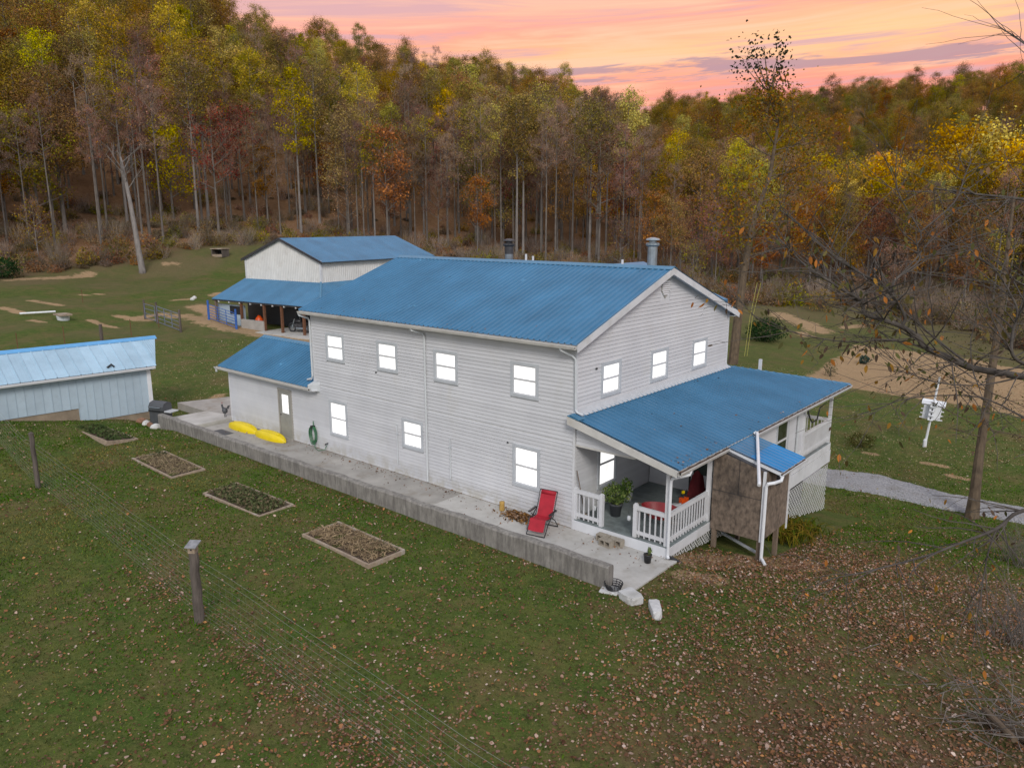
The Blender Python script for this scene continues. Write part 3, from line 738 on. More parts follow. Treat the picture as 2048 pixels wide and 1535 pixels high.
# chimneys on the rear slope
def chimney(px, py_base, py_top, y, label=None):
    b0 = onY(px, py_base, y); t0 = onY(px, py_top, y); h = t0.z-roofz(y)
    b = MB().lathe([(.17, -.3), (.17, h-.22)], (0, 0, 0), 14); ch = b.build('chimney', 'steel', mroof, loc=(b0.x, y, roofz(y)))
    MB().lathe([(.20, h-.24), (.24, h-.20), (.24, h-.15), (.18, h-.12)], (0, 0, 0), 14).build('collar', 'steel' if px > 1200 else 'soot', ch)
    MB().lathe([(.13, h-.14), (.13, h-.05), (.25, h-.03), (.22, h+.02), (.05, h+.06)], (0, 0, 0), 14).build('rain_cap', 'steel' if px > 1200 else 'soot', ch)
    if px < 1200: MB().lathe([(.176, h-.55), (.176, h-.22)], (0, 0, 0), 14).build('soot_band', 'soot', ch)
chimney(1304, 530, 478, 6.2); chimney(1018, 520, 480, 6.2)
for px, ptop, pb in ((1052, 508, 524), (1066, 512, 524), (1245, 519, 530)):
    p = onY(px, ptop, 6.0); MB().tube([(p.x, 6.0, roofz(6.0)-.05), (p.x, 6.0, p.z)], .045, 8).build('vent_pipe', 'white', mroof)
# rear wing: its ridge just shows above the main ridge
wp = onY(1278, 523.5, 13.0)
ww = MB().prism([(wp.x-4.2, wp.z-1.45), (wp.x, wp.z), (wp.x+4.2, wp.z-1.45), (wp.x+4.2, wp.z-1.6), (wp.x, wp.z-.15), (wp.x-4.2, wp.z-1.6)], lambda a, b_, d: (a, d, b_), 6.2, 13.4).build('wing_roof', 'roof', house)
MB().prism([(wp.x-3.9, -3), (wp.x+3.9, -3), (wp.x+3.9, wp.z-1.55), (wp.x, wp.z-.2), (wp.x-3.9, wp.z-1.55)], lambda a, b_, d: (a, d, b_), WD+.01, 13.1).build('wing_wall', 'white', house)
# annex roof
AX0, AX1, AE, AR, AY = -LA-.30, -LM-.02, 2.63, 3.73, 2.1
aroof = slab_roof([(EY, AE-.05), (AY, AR-.05), (4.5, AE-.05), (4.5, AE-.15), (AY, AR-.16), (EY, AE-.15)], AX0+.02, AX1, 'white', house, 'annex_roof')
al = math.hypot(AY-EY, AR-AE)
roof_run(aroof, (AX0, AY, AR-.02), (1, 0, 0), (0, -(AY-EY), AE-AR), AX1-AX0, al+.05, 'roof')
roof_run(aroof, (AX1, AY, AR-.02), (-1, 0, 0), (0, (AY-EY), AE-AR), AX1-AX0, al+.05, 'roof')
MB().prism([(AY-.18, AR-.085), (AY, AR+.015), (AY+.18, AR-.085), (AY+.18, AR-.07), (AY, AR+.032), (AY-.18, AR-.07)], lambda a, b_, d: (d, a, b_), AX0-.02, AX1).build('ridge_cap', 'cap', aroof)
MB().box(AX0+.02, -LM+.30, EY+.02, -.0, AE-.19, AE-.155).build('soffit', 'white', aroof)
gutter(aroof, (AX0-.22, EY-.01, AE-.07), (-LM+.10, EY-.01, AE-.07), (0, -1, 0))
MB().hexa([(-LM+.0, EY-.04, AE-.22), (-LM+.36, -.02, AE-.22), (-LM+.36, -.0, AE-.22), (-LM+.0, -.0, AE-.22),
           (-LM+.0, EY-.04, AE+.06), (-LM+.36, -.03, AE+.06), (-LM+.36, -.0, AE+.18), (-LM+.0, -.0, AE+.18)]).build('roof_return', 'spout', aroof)
MB().tube([(AX0-.12, EY-.06, AE-.16), (AX0-.12, EY-.06, AE-.30)], .045, 8).build('downspout_stub', 'spout', aroof)

# ---- porch
PX, PZH, PZL, PYH, PYL = 3.47, 3.53, 2.68, 10.0, 13.72
psl = (PZL-PZH)/PX
pz = lambda x: PZH+psl*x
hipx = lambda y: 0.0 if y <= PYH else (y-PYH)/(PYL-PYH)*PX
proof = MB()
proof.add([(0, EY+.02, PZH-.04), (PX-.02, EY+.02, PZL-.04), (PX-.02, PYL, PZL-.04), (0, PYH, PZH-.04)], [(0, 1, 2, 3)])
proof.add([(0, EY+.02, PZH-.12), (PX-.02, EY+.02, PZL-.12), (PX-.02, PYL, PZL-.12), (0, PYH, PZH-.12)], [(3, 2, 1, 0)])
proof.add([(PX-.02, EY+.02, PZL-.16), (PX-.02, PYL, PZL-.16), (PX-.02, PYL, PZL-.04), (PX-.02, EY+.02, PZL-.04)], [(0, 1, 2, 3)])
proof = proof.build('porch_roof', 'white', house)
EXT_Y0, EXT_Y1, EXT_X = 2.62, 4.36, 5.08
pwid = (PYL-EY)/15
for k in range(15):
    y0 = EY+k*pwid; ribs = 4; step = pwid/ribs; us = []
    for r_ in range(ribs):
        c_ = y0+r_*step
        us += [(c_, .052), (c_+.018, .052), (c_+.036, 0), (c_+step*.36, 0), (c_+step*.395, .006), (c_+step*.43, 0), (c_+step*.64, 0), (c_+step*.675, .006), (c_+step*.71, 0), (c_+step-.022, 0)]
    us.append((y0+pwid-.001, .052)); n = len(us)
    b = MB(); b.add([(hipx(u), u, pz(hipx(u))+z) for u, z in us]+[(PX+.04, u, pz(PX+.04)+z) for u, z in us], [(i, n+i, n+i+1, i+1) for i in range(n-1)])
    b.build('roof_panel', 'roofp', proof)
# far slope of the wraparound and its hip cap
MB().add([(-11, PYL, PZL), (PX, PYL, PZL), (0, PYH, PZH), (-11, PYH, PZH)], [(0, 1, 2, 3)]).build('rear_slope_sheet', 'roofp', proof)
hc = MB(); hd = Vector((PX, PYL-PYH, PZL-PZH)).normalized(); sd_ = Vector((hd.y, -hd.x, 0)).normalized()
a_, b_ = Vector((-.05, PYH-.05, PZH+.035)), Vector((PX+.03, PYL+.03, PZL+.035))
hc.add([a_+sd_*.17-Vector((0, 0, .06)), a_, a_-sd_*.17-Vector((0, 0, .05)), b_+sd_*.17-Vector((0, 0, .06)), b_, b_-sd_*.17-Vector((0, 0, .05))], [(0, 1, 4, 3), (1, 2, 5, 4)]).build('hip_cap', 'cap', proof)
MB().hexa([(-.06, EY-.03, PZH-.23), (PX+.0, EY-.03, PZL-.20), (PX+.0, EY, PZL-.20), (-.06, EY, PZH-.23), (-.06, EY-.03, PZH+.01), (PX, EY-.03, PZL-.012), (PX, EY, PZL-.012), (-.06, EY, PZH+.01)]).build('rake_board', 'gutter', proof)
MB().hexa([(-.06, EY-.03, PZH+.012), (.36, EY-.03, PZH-.06), (.36, .03, PZH-.06), (-.06, .03, PZH+.012), (-.06, EY-.03, PZH+.03), (.36, EY-.03, PZH-.035), (.36, .03, PZH-.035), (-.06, .03, PZH+.04)]).build('flashing_corner', 'cap', proof)
MB().add([(.022, .0, PZH+.15), (.022, WD, PZH+.15), (.06, WD, PZH+.05), (.22, WD, PZH-.015), (.22, 0, PZH-.015), (.06, 0, PZH+.05)], [(0, 5, 2, 1), (5, 4, 3, 2)]).build('wall_flashing', 'trim', proof)
gutter(proof, (PX+.0, EY+.02, PZL-.06), (PX+.0, EXT_Y0, PZL-.06), (1, 0, 0), True)
gutter(proof, (PX+.0, EXT_Y1-.06, PZL-.06), (PX+.0, PYL+.10, PZL-.06), (1, 0, 0), True, mat='white')
# extension roof over the plywood box
ez = lambda x: pz(x)-.05
ext = MB(); ext.hexa([(PX-.1, EXT_Y0, ez(PX-.1)-.11), (EXT_X, EXT_Y0, ez(EXT_X)-.11), (EXT_X, EXT_Y1, ez(EXT_X)-.11), (PX-.1, EXT_Y1, ez(PX-.1)-.11),
                      (PX-.1, EXT_Y0, ez(PX-.1)-.03), (EXT_X, EXT_Y0, ez(EXT_X)-.03), (EXT_X, EXT_Y1, ez(EXT_X)-.03), (PX-.1, EXT_Y1, ez(PX-.1)-.03)])
exo = ext.build('box_roof', 'bspout', house)
npn = 2; pw_ = (EXT_Y1-EXT_Y0)/npn
for k in range(npn):
    ys0 = EXT_Y0+k*pw_
    for (xa, xb, mt, up) in ((PX+.03, 4.20, 'roofp', .004), (4.16, EXT_X+.05, 'roof2', .010)):
        us = []
        for r_ in range(4):
            c_ = ys0+r_*pw_/4; s4 = pw_/4
            us += [(c_, .02), (c_+.02, .02), (c_+.04, 0), (c_+s4*.5, .0), (c_+s4-.02, 0)]
        us.append((ys0+pw_-.001, .02)); n = len(us)
        MB().add([(xa, u, ez(xa)+z+up) for u, z in us]+[(xb, u, ez(xb)+z+up) for u, z in us], [(i, n+i, n+i+1, i+1) for i in range(n-1)]).build('roof_panel', mt, exo)
gutter(exo, (EXT_X+.0, EXT_Y0-.05, ez(EXT_X)-.05), (EXT_X+.0, EXT_Y1+.06, ez(EXT_X)-.05), (1, 0, 0), True, .09, .07, 'bspout')
# plywood box on posts
BX0, BX1, BY0, BY1, BZ0 = 3.16, 4.74, 2.42, 4.33, .17
box_ = MB(); box_.prism([(BX0+.03, BZ0), (BX1-.02, BZ0), (BX1-.02, ez(BX1)-.12), (BX0+.03, pz(BX0)-.12)], lambda a, b2, d: (a, d, b2), BY0+.03, BY1-.02)
boxo = box_.build('porch_box', 'soot', house)
def pl(f, a0, a1, z0, z1a, z1b, name='plywood_sheet'):
    MB(f).hexa([(a0, .012, z0), (a1, .012, z0), (a1, .0, z0), (a0, .0, z0), (a0, .012, z1a), (a1, .012, z1b), (a1, .0, z1b), (a0, .0, z1a)]).build(name, 'plywood', boxo)
ff = lambda a, d, z: (a, BY0+.03-d, z); fs = lambda a, d, z: (BX1-.02+d, a, z)
xm = 3.98; zm_ = 1.36
tz = lambda x: ez(x)-.13
pl(ff, BX0+.035, BX1-.02, BZ0-.02, zm_-.010, zm_-.010); pl(ff, BX0+.035, xm-.010, zm_+.010, tz(BX0+.03), tz(xm)); pl(ff, xm+.010, BX1-.02, zm_+.010, tz(xm), tz(BX1))
pl(fs, BY0+.03, BY1-.03, BZ0-.02, 1.28, 1.28); pl(fs, BY0+.03, 3.30, 1.29, tz(BX1)-.02, tz(BX1)-.02); pl(fs, 3.62, BY1-.03, 1.29, tz(BX1)-.02, tz(BX1)-.02); pl(fs, 3.30, 3.62, 1.29, 1.56, 1.56)
MB(fs).box(3.30, 3.62, -.03, .004, 1.56, tz(BX1)-.02).build('hatch', 'dark', boxo)
MB().box(BX1-.05, BX1+.02, BY0-.03, BY0+.03, BZ0-.03, tz(BX1)+.02).build('corner_trim', 'bspout', boxo)
MB().box(BX1-.01, BX1+.025, BY1-.06, BY1+.0, BZ0-.2, tz(BX1)).build('corner_trim', 'bspout', boxo)
for (x_, y_) in ((3.30, 2.50), (4.66, 2.52), (4.66, 3.75), (3.30, 4.20)):
    g0 = gzf(x_, y_)-.15; MB().box(x_-.06, x_+.06, y_-.06, y_+.06, g0, BZ0).build('box_post', 'post', boxo)
MB().tube([(3.25, 3.2, -.25), (4.6, 2.75, -.38)], .05, 8).build('drain_pipe', 'spout', boxo)
spout(boxo, [(EXT_X+.05, EXT_Y0+.02, ez(EXT_X)-.11), (EXT_X+.05, EXT_Y0-.06, ez(EXT_X)-.22), (EXT_X-.1, EXT_Y0-.13, ez(EXT_X)-.30), (4.84, BY0-.05, ez(EXT_X)-.33), (4.80, BY0-.05, ez(EXT_X)-.42),
             (4.80, BY0-.05, -.38), (4.85, BY0-.10, gzf(4.9, 2.2)+.10), (5.02, BY0-.30, gzf(5, 2.1)+.04)], .048, 'bspout', 8)
spout(proof, [(PX+.06, 4.42, PZL-.02), (PX+.10, 4.44, PZL+.02), (PX+.16, 4.40, PZL+.02), (5.10, 1.08, 2.345), (5.13, 1.0, 2.31)], .047, 'bspout', 8)
# deck
DZ = .35
deck = MB().box(.02, 3.10, .02, 13.1, DZ-.20, DZ-.045).build('deck', 'post', house)
bm_ = MB().box(.025, 3.14, 0, .136, 0, .028).mesh('deck_board'); bm_.materials.append(MAT['deck'])
yy = -.01
while yy < 13.1:
    if yy < 4.3 or yy > 9.9: put('deck_board', bm_, deck, (0, yy, DZ-.030))
    yy += .142
MB().box(-.02, 3.14, -.035, -.012, .03, DZ-.034).build('fascia', 'bspout', deck)
MB().box(3.14, 3.165, -.03, 13.15, DZ-.30, DZ-.034).build('fascia', 'white', deck)
MB().box(3.166, 3.185, 4.4, 13.16, -.45, DZ-.31).build('fascia', 'white', deck)
def lattice(par, y0, y1, ztop, zbot, x=3.15, sp=.105, w=.036):
    b = MB()
    ztop_f, zbot_f = ztop, zbot
    L = y1-y0
    for lay, sgn in ((0, 1), (1, -1)):
        H = max(ztop_f(y0)-zbot_f(y0), ztop_f(y1)-zbot_f(y1))+.3
        zb0 = min(zbot_f(y0), zbot_f(y1))
        k = -int(H/sp)-2
        while k*sp < L+H+.3:
            s0 = y0+k*sp if sgn > 0 else y0+k*sp
            # line: y = s0 + sgn*(z-zb0)   clipped to box
            def yat(z): return s0+sgn*(z-zb0) if sgn > 0 else s0-(z-zb0)
            n = 24; run = []
            zs_ = [zb0+i*(H/n) for i in range(n+1)]
            ok = [z for z in zs_ if y0 <= yat(z) <= y1 and zbot_f(yat(z)) <= z <= ztop_f(yat(z))]
            if len(ok) >= 2:
                za, zc = ok[0], ok[-1]; q = w*.7
                xa = x+lay*.008
                b.hexa([(xa, yat(za)-q, za), (xa, yat(za)+q, za), (xa+.007, yat(za)+q, za), (xa+.007, yat(za)-q, za),
                        (xa, yat(zc)-q, zc), (xa, yat(zc)+q, zc), (xa+.007, yat(zc)+q, zc), (xa+.007, yat(zc)-q, zc)])
            k += 1
    return stuff(b.build('lattice', 'lattice', par))
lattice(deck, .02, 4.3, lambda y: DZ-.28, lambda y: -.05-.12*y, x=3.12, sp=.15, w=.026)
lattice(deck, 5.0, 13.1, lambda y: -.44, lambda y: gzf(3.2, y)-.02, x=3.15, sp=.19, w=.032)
MB().box(2.2, 2.25, .3, 13.0, -3, .1).build('skirt_shadow_board', 'dark', deck)  # dark board added behind the lattice as painted shade under the deck
# posts, railings
def rail(par, p0, p1, nb, newel=(True, True), zt=.92, zb=.14, bw=.034):
    p0, p1 = Vector(p0), Vector(p1); d = (p1-p0); L = d.length; d.normalize(); s = Vector((-d.y, d.x, 0))
    def f(a, b2, z): q = p0+d*a+s*b2; return (q.x, q.y, q.z+z)
    ro = MB(f).box(0, L, -.045, .045, zt-.11, zt).build('railing', 'white', par)
    MB(f).box(0, L, -.025, .025, zb-.045, zb+.055).build('bottom_rail', 'white', ro)
    for k in range(nb):
        a = (k+.7)/(nb+.4)*L
        MB(f).box(a-bw/2, a+bw/2, -.017, .017, .02, zt-.115).build('baluster', 'white', ro)
    for k, a in enumerate((0, L)):
        if newel[k]:
            MB(f).box(a-.055, a+.055, -.056, .056, 0, zt+.04).build('newel_post', 'white', ro)
            MB(f).box(a-.035, a+.035, -.036, .036, zt+.04, zt+.07).build('newel_cap', 'white', ro)
    return ro
rail(house, (.05, .05, DZ), (.95, .05, DZ), 5); rail(house, (2.08, .05, DZ), (3.0, .05, DZ), 5, (True, False))
rail(house, (3.06, .10, DZ), (3.06, 2.40, DZ), 14, (False, False)); rail(house, (3.08, 10.12, DZ+.04), (3.08, 13.0, DZ+.04), 21, (False, False), .95, .16, .030)
rail(house, (3.0, 13.04, DZ+.04), (.2, 13.04, DZ+.04), 20, (False, False), .95, .16, .030)
for (x_, y_) in ((3.06, .05), (3.08, 2.44), (3.08, 10.08), (3.08, 13.04), (.1, 13.04)):
    MB().box(x_-.055, x_+.055, y_-.055, y_+.055, DZ, pz(x_)-.13).build('porch_post', 'white', house)
MB().box(3.02, 3.12, .1, 13.1, PZL-.16, PZL-.04).build('beam', 'white', house)
MB().box(.03, 2.05, -.02, .03, 2.60, 2.66).build('header', 'gutter', house)
spout(proof, [(PX+.06, .35, PZL-.16), (PX+.05, .30, PZL-.26), (PX-.2, .0, PZL-.33), (3.2, -.03, PZL-.36), (3.17, -.05, PZL-.46), (3.17, -.05, .16), (3.22, -.10, .08)], .042, 'bspout', 8)
MB().tube([(3.20, -.02, .08), (3.26, .05, .04), (3.5, .12, -.06)], .06, 8).build('drain_pipe', 'black', house)
# enclosed room on the porch
MB().box(.02, 3.06, 4.33, 10.05, DZ-.2, 2.75).build('sunroom_wall', 'white', house)
courses(lambda a, d, z: (a, 4.33-d, z), .36, 3.3, lambda z: (.04, min(3.05, max(.1, (3.30-z)/.245))), [(1.55, 2.45, .3, 2.42)], house)
courses(lambda a, d, z: (3.06+d, a, z), .40, 2.62, lambda z: (4.36, 10.05), [(7.45, 8.58, 1.0, 2.33)], house)
window(house, lambda a, d, z: (3.06+d, a, z), 7.45, 8.58, .75, 2.33, False, .09)
sdoor = MB(lambda a, d, z: (a, 4.33-d, z)).box(1.55, 2.45, 0, .05, .36, 2.42).build('storm_door', 'white', house)
MB(lambda a, d, z: (a, 4.33-d, z)).box(1.67, 2.33, .05, .056, 1.02, 2.3).build('pane', 'glass', sdoor)
MB(lambda a, d, z: (a, 4.33-d, z)).box(1.52, 1.58, .0, .07, .36, 2.42).build('door_edge', 'black', sdoor)
MB().tube([(3.13, 9.36, .35), (3.13, 9.36, 2.35), (3.16, 9.42, 2.46)], .045, 8).build('conduit', 'spout', house)
MB().tube([(3.15, 9.4, 2.46), (3.25, 9.75, 2.46), (3.28, 10.0, 2.05), (3.28, 10.35, 1.75), (3.3, 10.8, 1.78), (3.3, 11.05, 2.2), (3.35, 11.5, 2.28), (3.6, 13.6, 2.4), (9, 40, 4.6)], [.03, .03, .03, .028, .028, .026, .012, .008, .008], 5).build('service_cable', 'black', house)
MB().box(3.19, 3.34, 4.55, 4.95, .45, 1.15).build('meter_box', 'trim', house)
MB().lathe([(.09, 0), (.10, .04), (.07, .10)], (0, 0, 0), 12).build('meter_dial', 'spout', house, loc=(3.36, 4.75, .9))
MB().tube([(3.26, 4.75, .45), (3.26, 4.75, -1.1)], .04, 8).build('conduit', 'spout', house)
# ------------------------------------------------------------------ barn
bz = 0.0; BA = RAD(7.5)
barn = thing('barn', 'white steel barn with blue gable roof and open blue lean-to shed', 'barn', (-51.07, 19.8, bz), BA)
BW, BL, BE, BR_ = 9.65, 14.6, 5.82, 7.62
bwall = MB().prism([(0.02, -.6), (BW-.02, -.6), (BW-.02, BE), (BW/2, BR_-.03), (.02, BE)], lambda a, b_, d: (a, d, b_), .02, BL).build('wall', 'barnw', barn)
def ribbed(f, a0, a1, zb, zt, par, pw=.914):
    n = int(round((a1-a0)/pw)); w = (a1-a0)/n
    for k in range(n):
        b = MB(f); x0 = a0+k*w; st = w/4; vs_ = []
        for r_ in range(4):
            c_ = x0+r_*st; vs_ += [(c_, .05), (c_+.05, .05), (c_+.08, .015), (c_+st-.03, .015)]
        vs_.append((x0+w, .05)); m = len(vs_)
        b.add([(a, d, zb(a)) for a, d in vs_]+[(a, d, zt(a)) for a, d in vs_], [(i, i+1, m+i+1, m+i) for i in range(m-1)])
        b.build('wall_panel', 'barnw', par)
gtop = lambda a: BE+(BR_-BE)*(1-abs(a-BW/2)/(BW/2))-.03
ribbed(lambda a, d, z: (a, .02-d, z), 0, BW, lambda a: 3.9, gtop, bwall)
ribbed(lambda a, d, z: (BW-.02+d, a, z), 0, BL, lambda a: 3.0, lambda a: BE, bwall)
MB().box(BW-.08, BW+.08, -.08, .1, 3.9, BE).build('corner_trim', 'white', bwall); MB().box(-.06, .08, -.08, .1, 0, BE).build('corner_trim', 'white', bwall)
brf = MB().prism([(-.35, BE-.13), (BW/2, BR_+.0), (BW+.35, BE-.13), (BW+.35, BE-.23), (BW/2, BR_-.1), (-.35, BE-.23)], lambda a, b_, d: (a, d, b_), -.18, BL+.3).build('roof', 'plasticgrey', barn)
bs = math.hypot(BW/2+.35, BR_-BE+.13)
roof_run(brf, (BW/2, BL+.32, BR_+.015), (0, -1, 0), (BW/2+.35, 0, -(BR_-BE+.13)), BL+.54, bs+.04, 'roof', rh=.02)
roof_run(brf, (BW/2, -.22, BR_+.015), (0, 1, 0), (-(BW/2+.35), 0, -(BR_-BE+.13)), BL+.54, bs+.04, 'roof', rh=.02)
for s_ in (-1, 1):
    MB().hexa([(BW/2, -.25, BR_-.16), (BW/2+s_*(BW/2+.38), -.25, BE-.29), (BW/2+s_*(BW/2+.38), -.2, BE-.29), (BW/2, -.2, BR_-.16),
               (BW/2, -.25, BR_+.05), (BW/2+s_*(BW/2+.38), -.25, BE-.08), (BW/2+s_*(BW/2+.38), -.2, BE-.08), (BW/2, -.2, BR_+.05)]).build('rake_trim', 'soot', brf)
# lean-to round the front and right side
LD, LZ0, LZ1 = 3.65, 2.42, 3.97
lroof = MB().add([(-.25, -LD, LZ0-.05), (BW+LD, -LD, LZ0-.05), (BW, -.04, LZ1-.05), (-.25, -.04, LZ1-.05)], [(0, 1, 2, 3)]).add([(-.25, -LD, LZ0-.16), (BW+LD, -LD, LZ0-.16), (BW+LD, -LD, LZ0-.04), (-.25, -LD, LZ0-.04)], [(0, 1, 2, 3)]).build('lean_to_roof', 'soot', barn)
def clipped_panels(par, a0, a1, top, bot, fn, n, mat):
    """panels between profile coordinate a0..a1; top(a),bot(a) give 3D ends"""
    w = (a1-a0)/n
    for k in range(n):
        us = []
        for r_ in range(4):
            c_ = a0+k*w+r_*w/4; us += [(c_, .022), (c_+.03, .022), (c_+.06, 0), (c_+w/4-.03, 0)]
        us.append((a0+(k+1)*w-.002, .022)); m = len(us)
        MB().add([Vector(top(u))+Vector((0, 0, z)) for u, z in us]+[Vector(bot(u))+Vector((0, 0, z)) for u, z in us], [(i, m+i, m+i+1, i+1) for i in range(m-1)]).build('roof_panel', mat, par)
lz = lambda y: LZ1+(LZ0-LZ1)*(-y/LD)
clipped_panels(lroof, -.25, BW+LD, lambda u: (u, -max(0, u-BW), lz(-max(0, u-BW))), lambda u: (u, -LD-.05, LZ0-.02), None, 15, 'roof')
clipped_panels(lroof, -LD, BL, lambda u: (BW+max(0, -u), u, lz(-max(0, -u))), lambda u: (BW+LD+.05, u, LZ0-.02), None, 20, 'roof')
MB().tube([(BW-.05, 0, LZ1+.05), (BW+LD+.05, -LD-.05, LZ0+.05)], .10, 4).build('hip_cap', 'cap', lroof)
for k in range(9): MB().box(.6+k*1.4, .7+k*1.4, -LD-.02, -LD+.1, LZ0-.25, LZ0-.13).build('rafter_end', 'white', lroof)
for x_ in (.1, 3.5, 6.45, 8.6, 11.2): MB().box(x_-.09, x_+.09, -LD+.05, -LD+.23, -.5, LZ0-.1).build('lean_to_post', MAT['rust'] if x_ > 3 else 'post', barn)
MB().box(3.55, 6.45, -LD-.05, -LD+.20, -.6, .86).build('knee_wall', 'slab2', barn)
MB().box(6.4, 13.3, -LD-.9, -.1, -.4, .06).build('lean_to_floor', 'slab', barn)
MB().box(6.9, 10.4, -.10, -.02, .05, 2.5).build('barn_door_opening', 'dark', barn)  # solid dark panel painted as the shaded doorway interior
MB().box(0.2, 6.7, -.30, -.08, .05, 2.7).build('stall_wall', 'plasticgrey', barn)
MB().box(-.2, 3.4, -LD+.5, -LD+.62, -.3, 1.95).build('lean_to_end_panel', 'palewall', barn)
MB().box(1.5, 2.9, -LD+.46, -LD+.50, 1.15, 1.85).build('panel_opening', 'dark', barn)  # dark panel painted as shade inside the opening
def blocal(x, y, z=0):
    p = Vector((-51.07, 19.8, bz))+Vector((math.cos(BA)*x-math.sin(BA)*y, math.sin(BA)*x+math.cos(BA)*y, z)); return p
# motorbike parked in the lean-to
mb = thing('motorcycle', 'dark motorcycle parked under the barn lean-to', 'motorcycle', blocal(9.6, -2.6, .06), BA+.15)
def wheel(par, x, r=.34):
    tor = MB()
    for k in range(18): pass
    tor.tube([(x+r*math.cos(2*PI*k/18), 0, .38+r*math.sin(2*PI*k/18)) for k in range(19)], .07, 6, False)
    w_ = tor.build('wheel', 'black', par)
    sp_ = MB()
    for k in range(6): sp_.tube([(x-r*math.cos(PI*k/6), 0, .38-r*math.sin(PI*k/6)), (x+r*math.cos(PI*k/6), 0, .38+r*math.sin(PI*k/6))], .012, 4)
    stuff(sp_.build('spokes', 'steel', w_))
wheel(mb, -.75); wheel(mb, .75)
MB().tube([(-.78, 0, .38), (-.55, 0, .95), (-.48, 0, 1.12)], [.05, .05, .04], 6).build('fork', 'steel', mb)
MB().tube([(-.42, -.38, 1.12), (-.5, 0, 1.16), (-.42, .38, 1.12)], .025, 6).build('handlebar', 'black', mb)
MB().lathe([(.05, -.34), (.17, -.2), (.19, .05), (.12, .3)], (0, 0, 0), 10).build('fuel_tank', 'black', mb, True, (-.12, 0, .92)).rotation_euler = (0, RAD(90), 0)
MB().box(.1, .85, -.14, .14, .74, .86).build('seat', 'black', mb); MB().box(-.3, .35, -.16, .16, .32, .74).build('engine', 'soot', mb)
MB().tube([(-.2, -.2, .36), (.95, -.22, .38)], .06, 6).build('exhaust', 'steel', mb)
o = MB().lathe([(.25, 0), (.38, .2), (.34, .5), (.1, .7)], (0, 0, 0), 9).build('tarp_bundle', 'orange', None, True, blocal(4.2, -2.3, -.02))
tag(o, 'small orange-red bundle behind the concrete knee wall of the barn', 'bundle'); o.scale = (1, 1, 1.6)
# blue gate by the lean-to
def gate(name, label, p0, p1, h, mat, rails=6, uprights=4, posts=('oldwood', 'oldwood'), group=None):
    p0, p1 = Vector(p0), Vector(p1); d = p1-p0; L = math.hypot(d.x, d.y); ang = math.atan2(d.y, d.x)
    g = thing(name, label, 'gate', p0, ang, group); sl = d.z/L
    for k in range(rails):
        z = .15+(h-.15)*k/(rails-1)
        MB().tube([(0.06, 0, z), (L-.06, 0, z+sl*L)], .028, 6).build('rail', mat, g)
    for k in range(uprights):
        x = .06+(L-.12)*k/(uprights-1); MB().tube([(x, -.005, .12+sl*x), (x, -.005, h+sl*x+.03)], .032, 6).build('upright', mat, g)
    for x, pm in zip((-.08, L+.08), posts):
        if pm: MB().tube([(x, 0, -.3+sl*x), (x+.02, 0, h+.35+sl*x)], [.10, .085], 8).build('gate_post', pm, g)
    return g
ga, gb = blocal(-.2, -4.1), blocal(3.9, -4.5)
ga.z, gb.z = gzf(ga.x, ga.y), gzf(gb.x, gb.y)
gate('farm_gate', 'bright blue tubular farm gate beside the barn lean-to', ga, gb, 1.35, 'bluem', 6, 4, ('bluem', 'bluem'))
ga, gb = onground(316, 647), onground(361, 664)
gate('farm_gate', 'grey-blue pipe gate standing in the pasture before a dirt track', ga, gb, 1.5, 'greyb', 5, 4)
ga, gb = onground(291, 638), onground(312, 645)
gate('pasture_fence', 'short grey pipe fence panel beside the pasture gate', ga, gb, 1.4, 'greyb', 4, 2, ('oldwood', None))['category'] = 'fence'

# ------------------------------------------------------------------ small shed on the left
shed = thing('shed', 'low pale blue metal shed with light blue roof on tan block foundation', 'shed', (-23.65, -1.75, 0), RAD(-94.6))
# local x runs along the wall to the left (away from house), local y=-? ; front face looks to -y' ... wall face at y=0, camera side is +y
SLn = 7.4; SZ = 2.35; SR = 3.42; SD = 3.4
f_s = lambda x, d, z: (x, d, z)
sw_ = MB().prism([(-SD, -.9), (0, -.9), (0, SZ-.06), (-SD/2, SR-.12), (-SD, SZ-.06)], lambda a, b_, d: (d, a, b_), .05, SLn).build('wall', 'block', shed)
n = 22
for k in range(n):
    x0 = .05+k*SLn/n; x1 = .05+(k+1)*SLn/n-.012; zb = (.12 if x0 < 2.75 else .78)
    MB().box(x0, x1, .0, .035, zb, SZ-.10).build('wall_panel', 'palewall', sw_)
    MB().box(x1-.004, x1+.016, .0, .055, zb, SZ-.10).build('panel_rib', 'palewall', sw_)
MB().box(.02, .05, -SD, .03, .1, SZ-.1).build('end_panel', 'palewall', sw_)
MB().box(-.12, .06, -.02, .07, -.5, SZ-.05).build('corner_trim', 'bspout', sw_)
srf = MB().prism([(-SD-.3, SZ-.05), (-SD/2, SR-.02), (.32, SZ-.05), (.32, SZ-.14), (-SD/2, SR-.12), (-SD-.3, SZ-.14)], lambda a, b_, d: (d, a, b_), -.28, SLn+.6).build('roof', 'white', shed)
ssl = math.hypot(SD/2+.32, SR-SZ)
npn = 18; pw = (SLn+.95)/npn
pm_ = panel(pw-.002, ssl+.04, 1, .03).mesh('roof_panel'); pm_.materials.append(MAT['pale'])
for k in range(npn):
    o = put('roof_panel', pm_, srf); o.matrix_local = slope_matrix((SLn+.63-k*pw, -SD/2, SR), (-1, 0, 0), (0, SD/2+.32, SZ-SR))
    o = put('roof_panel', pm_, srf); o.matrix_local = slope_matrix((-.3+k*pw, -SD/2, SR), (1, 0, 0), (0, -SD/2-.32, SZ-SR))
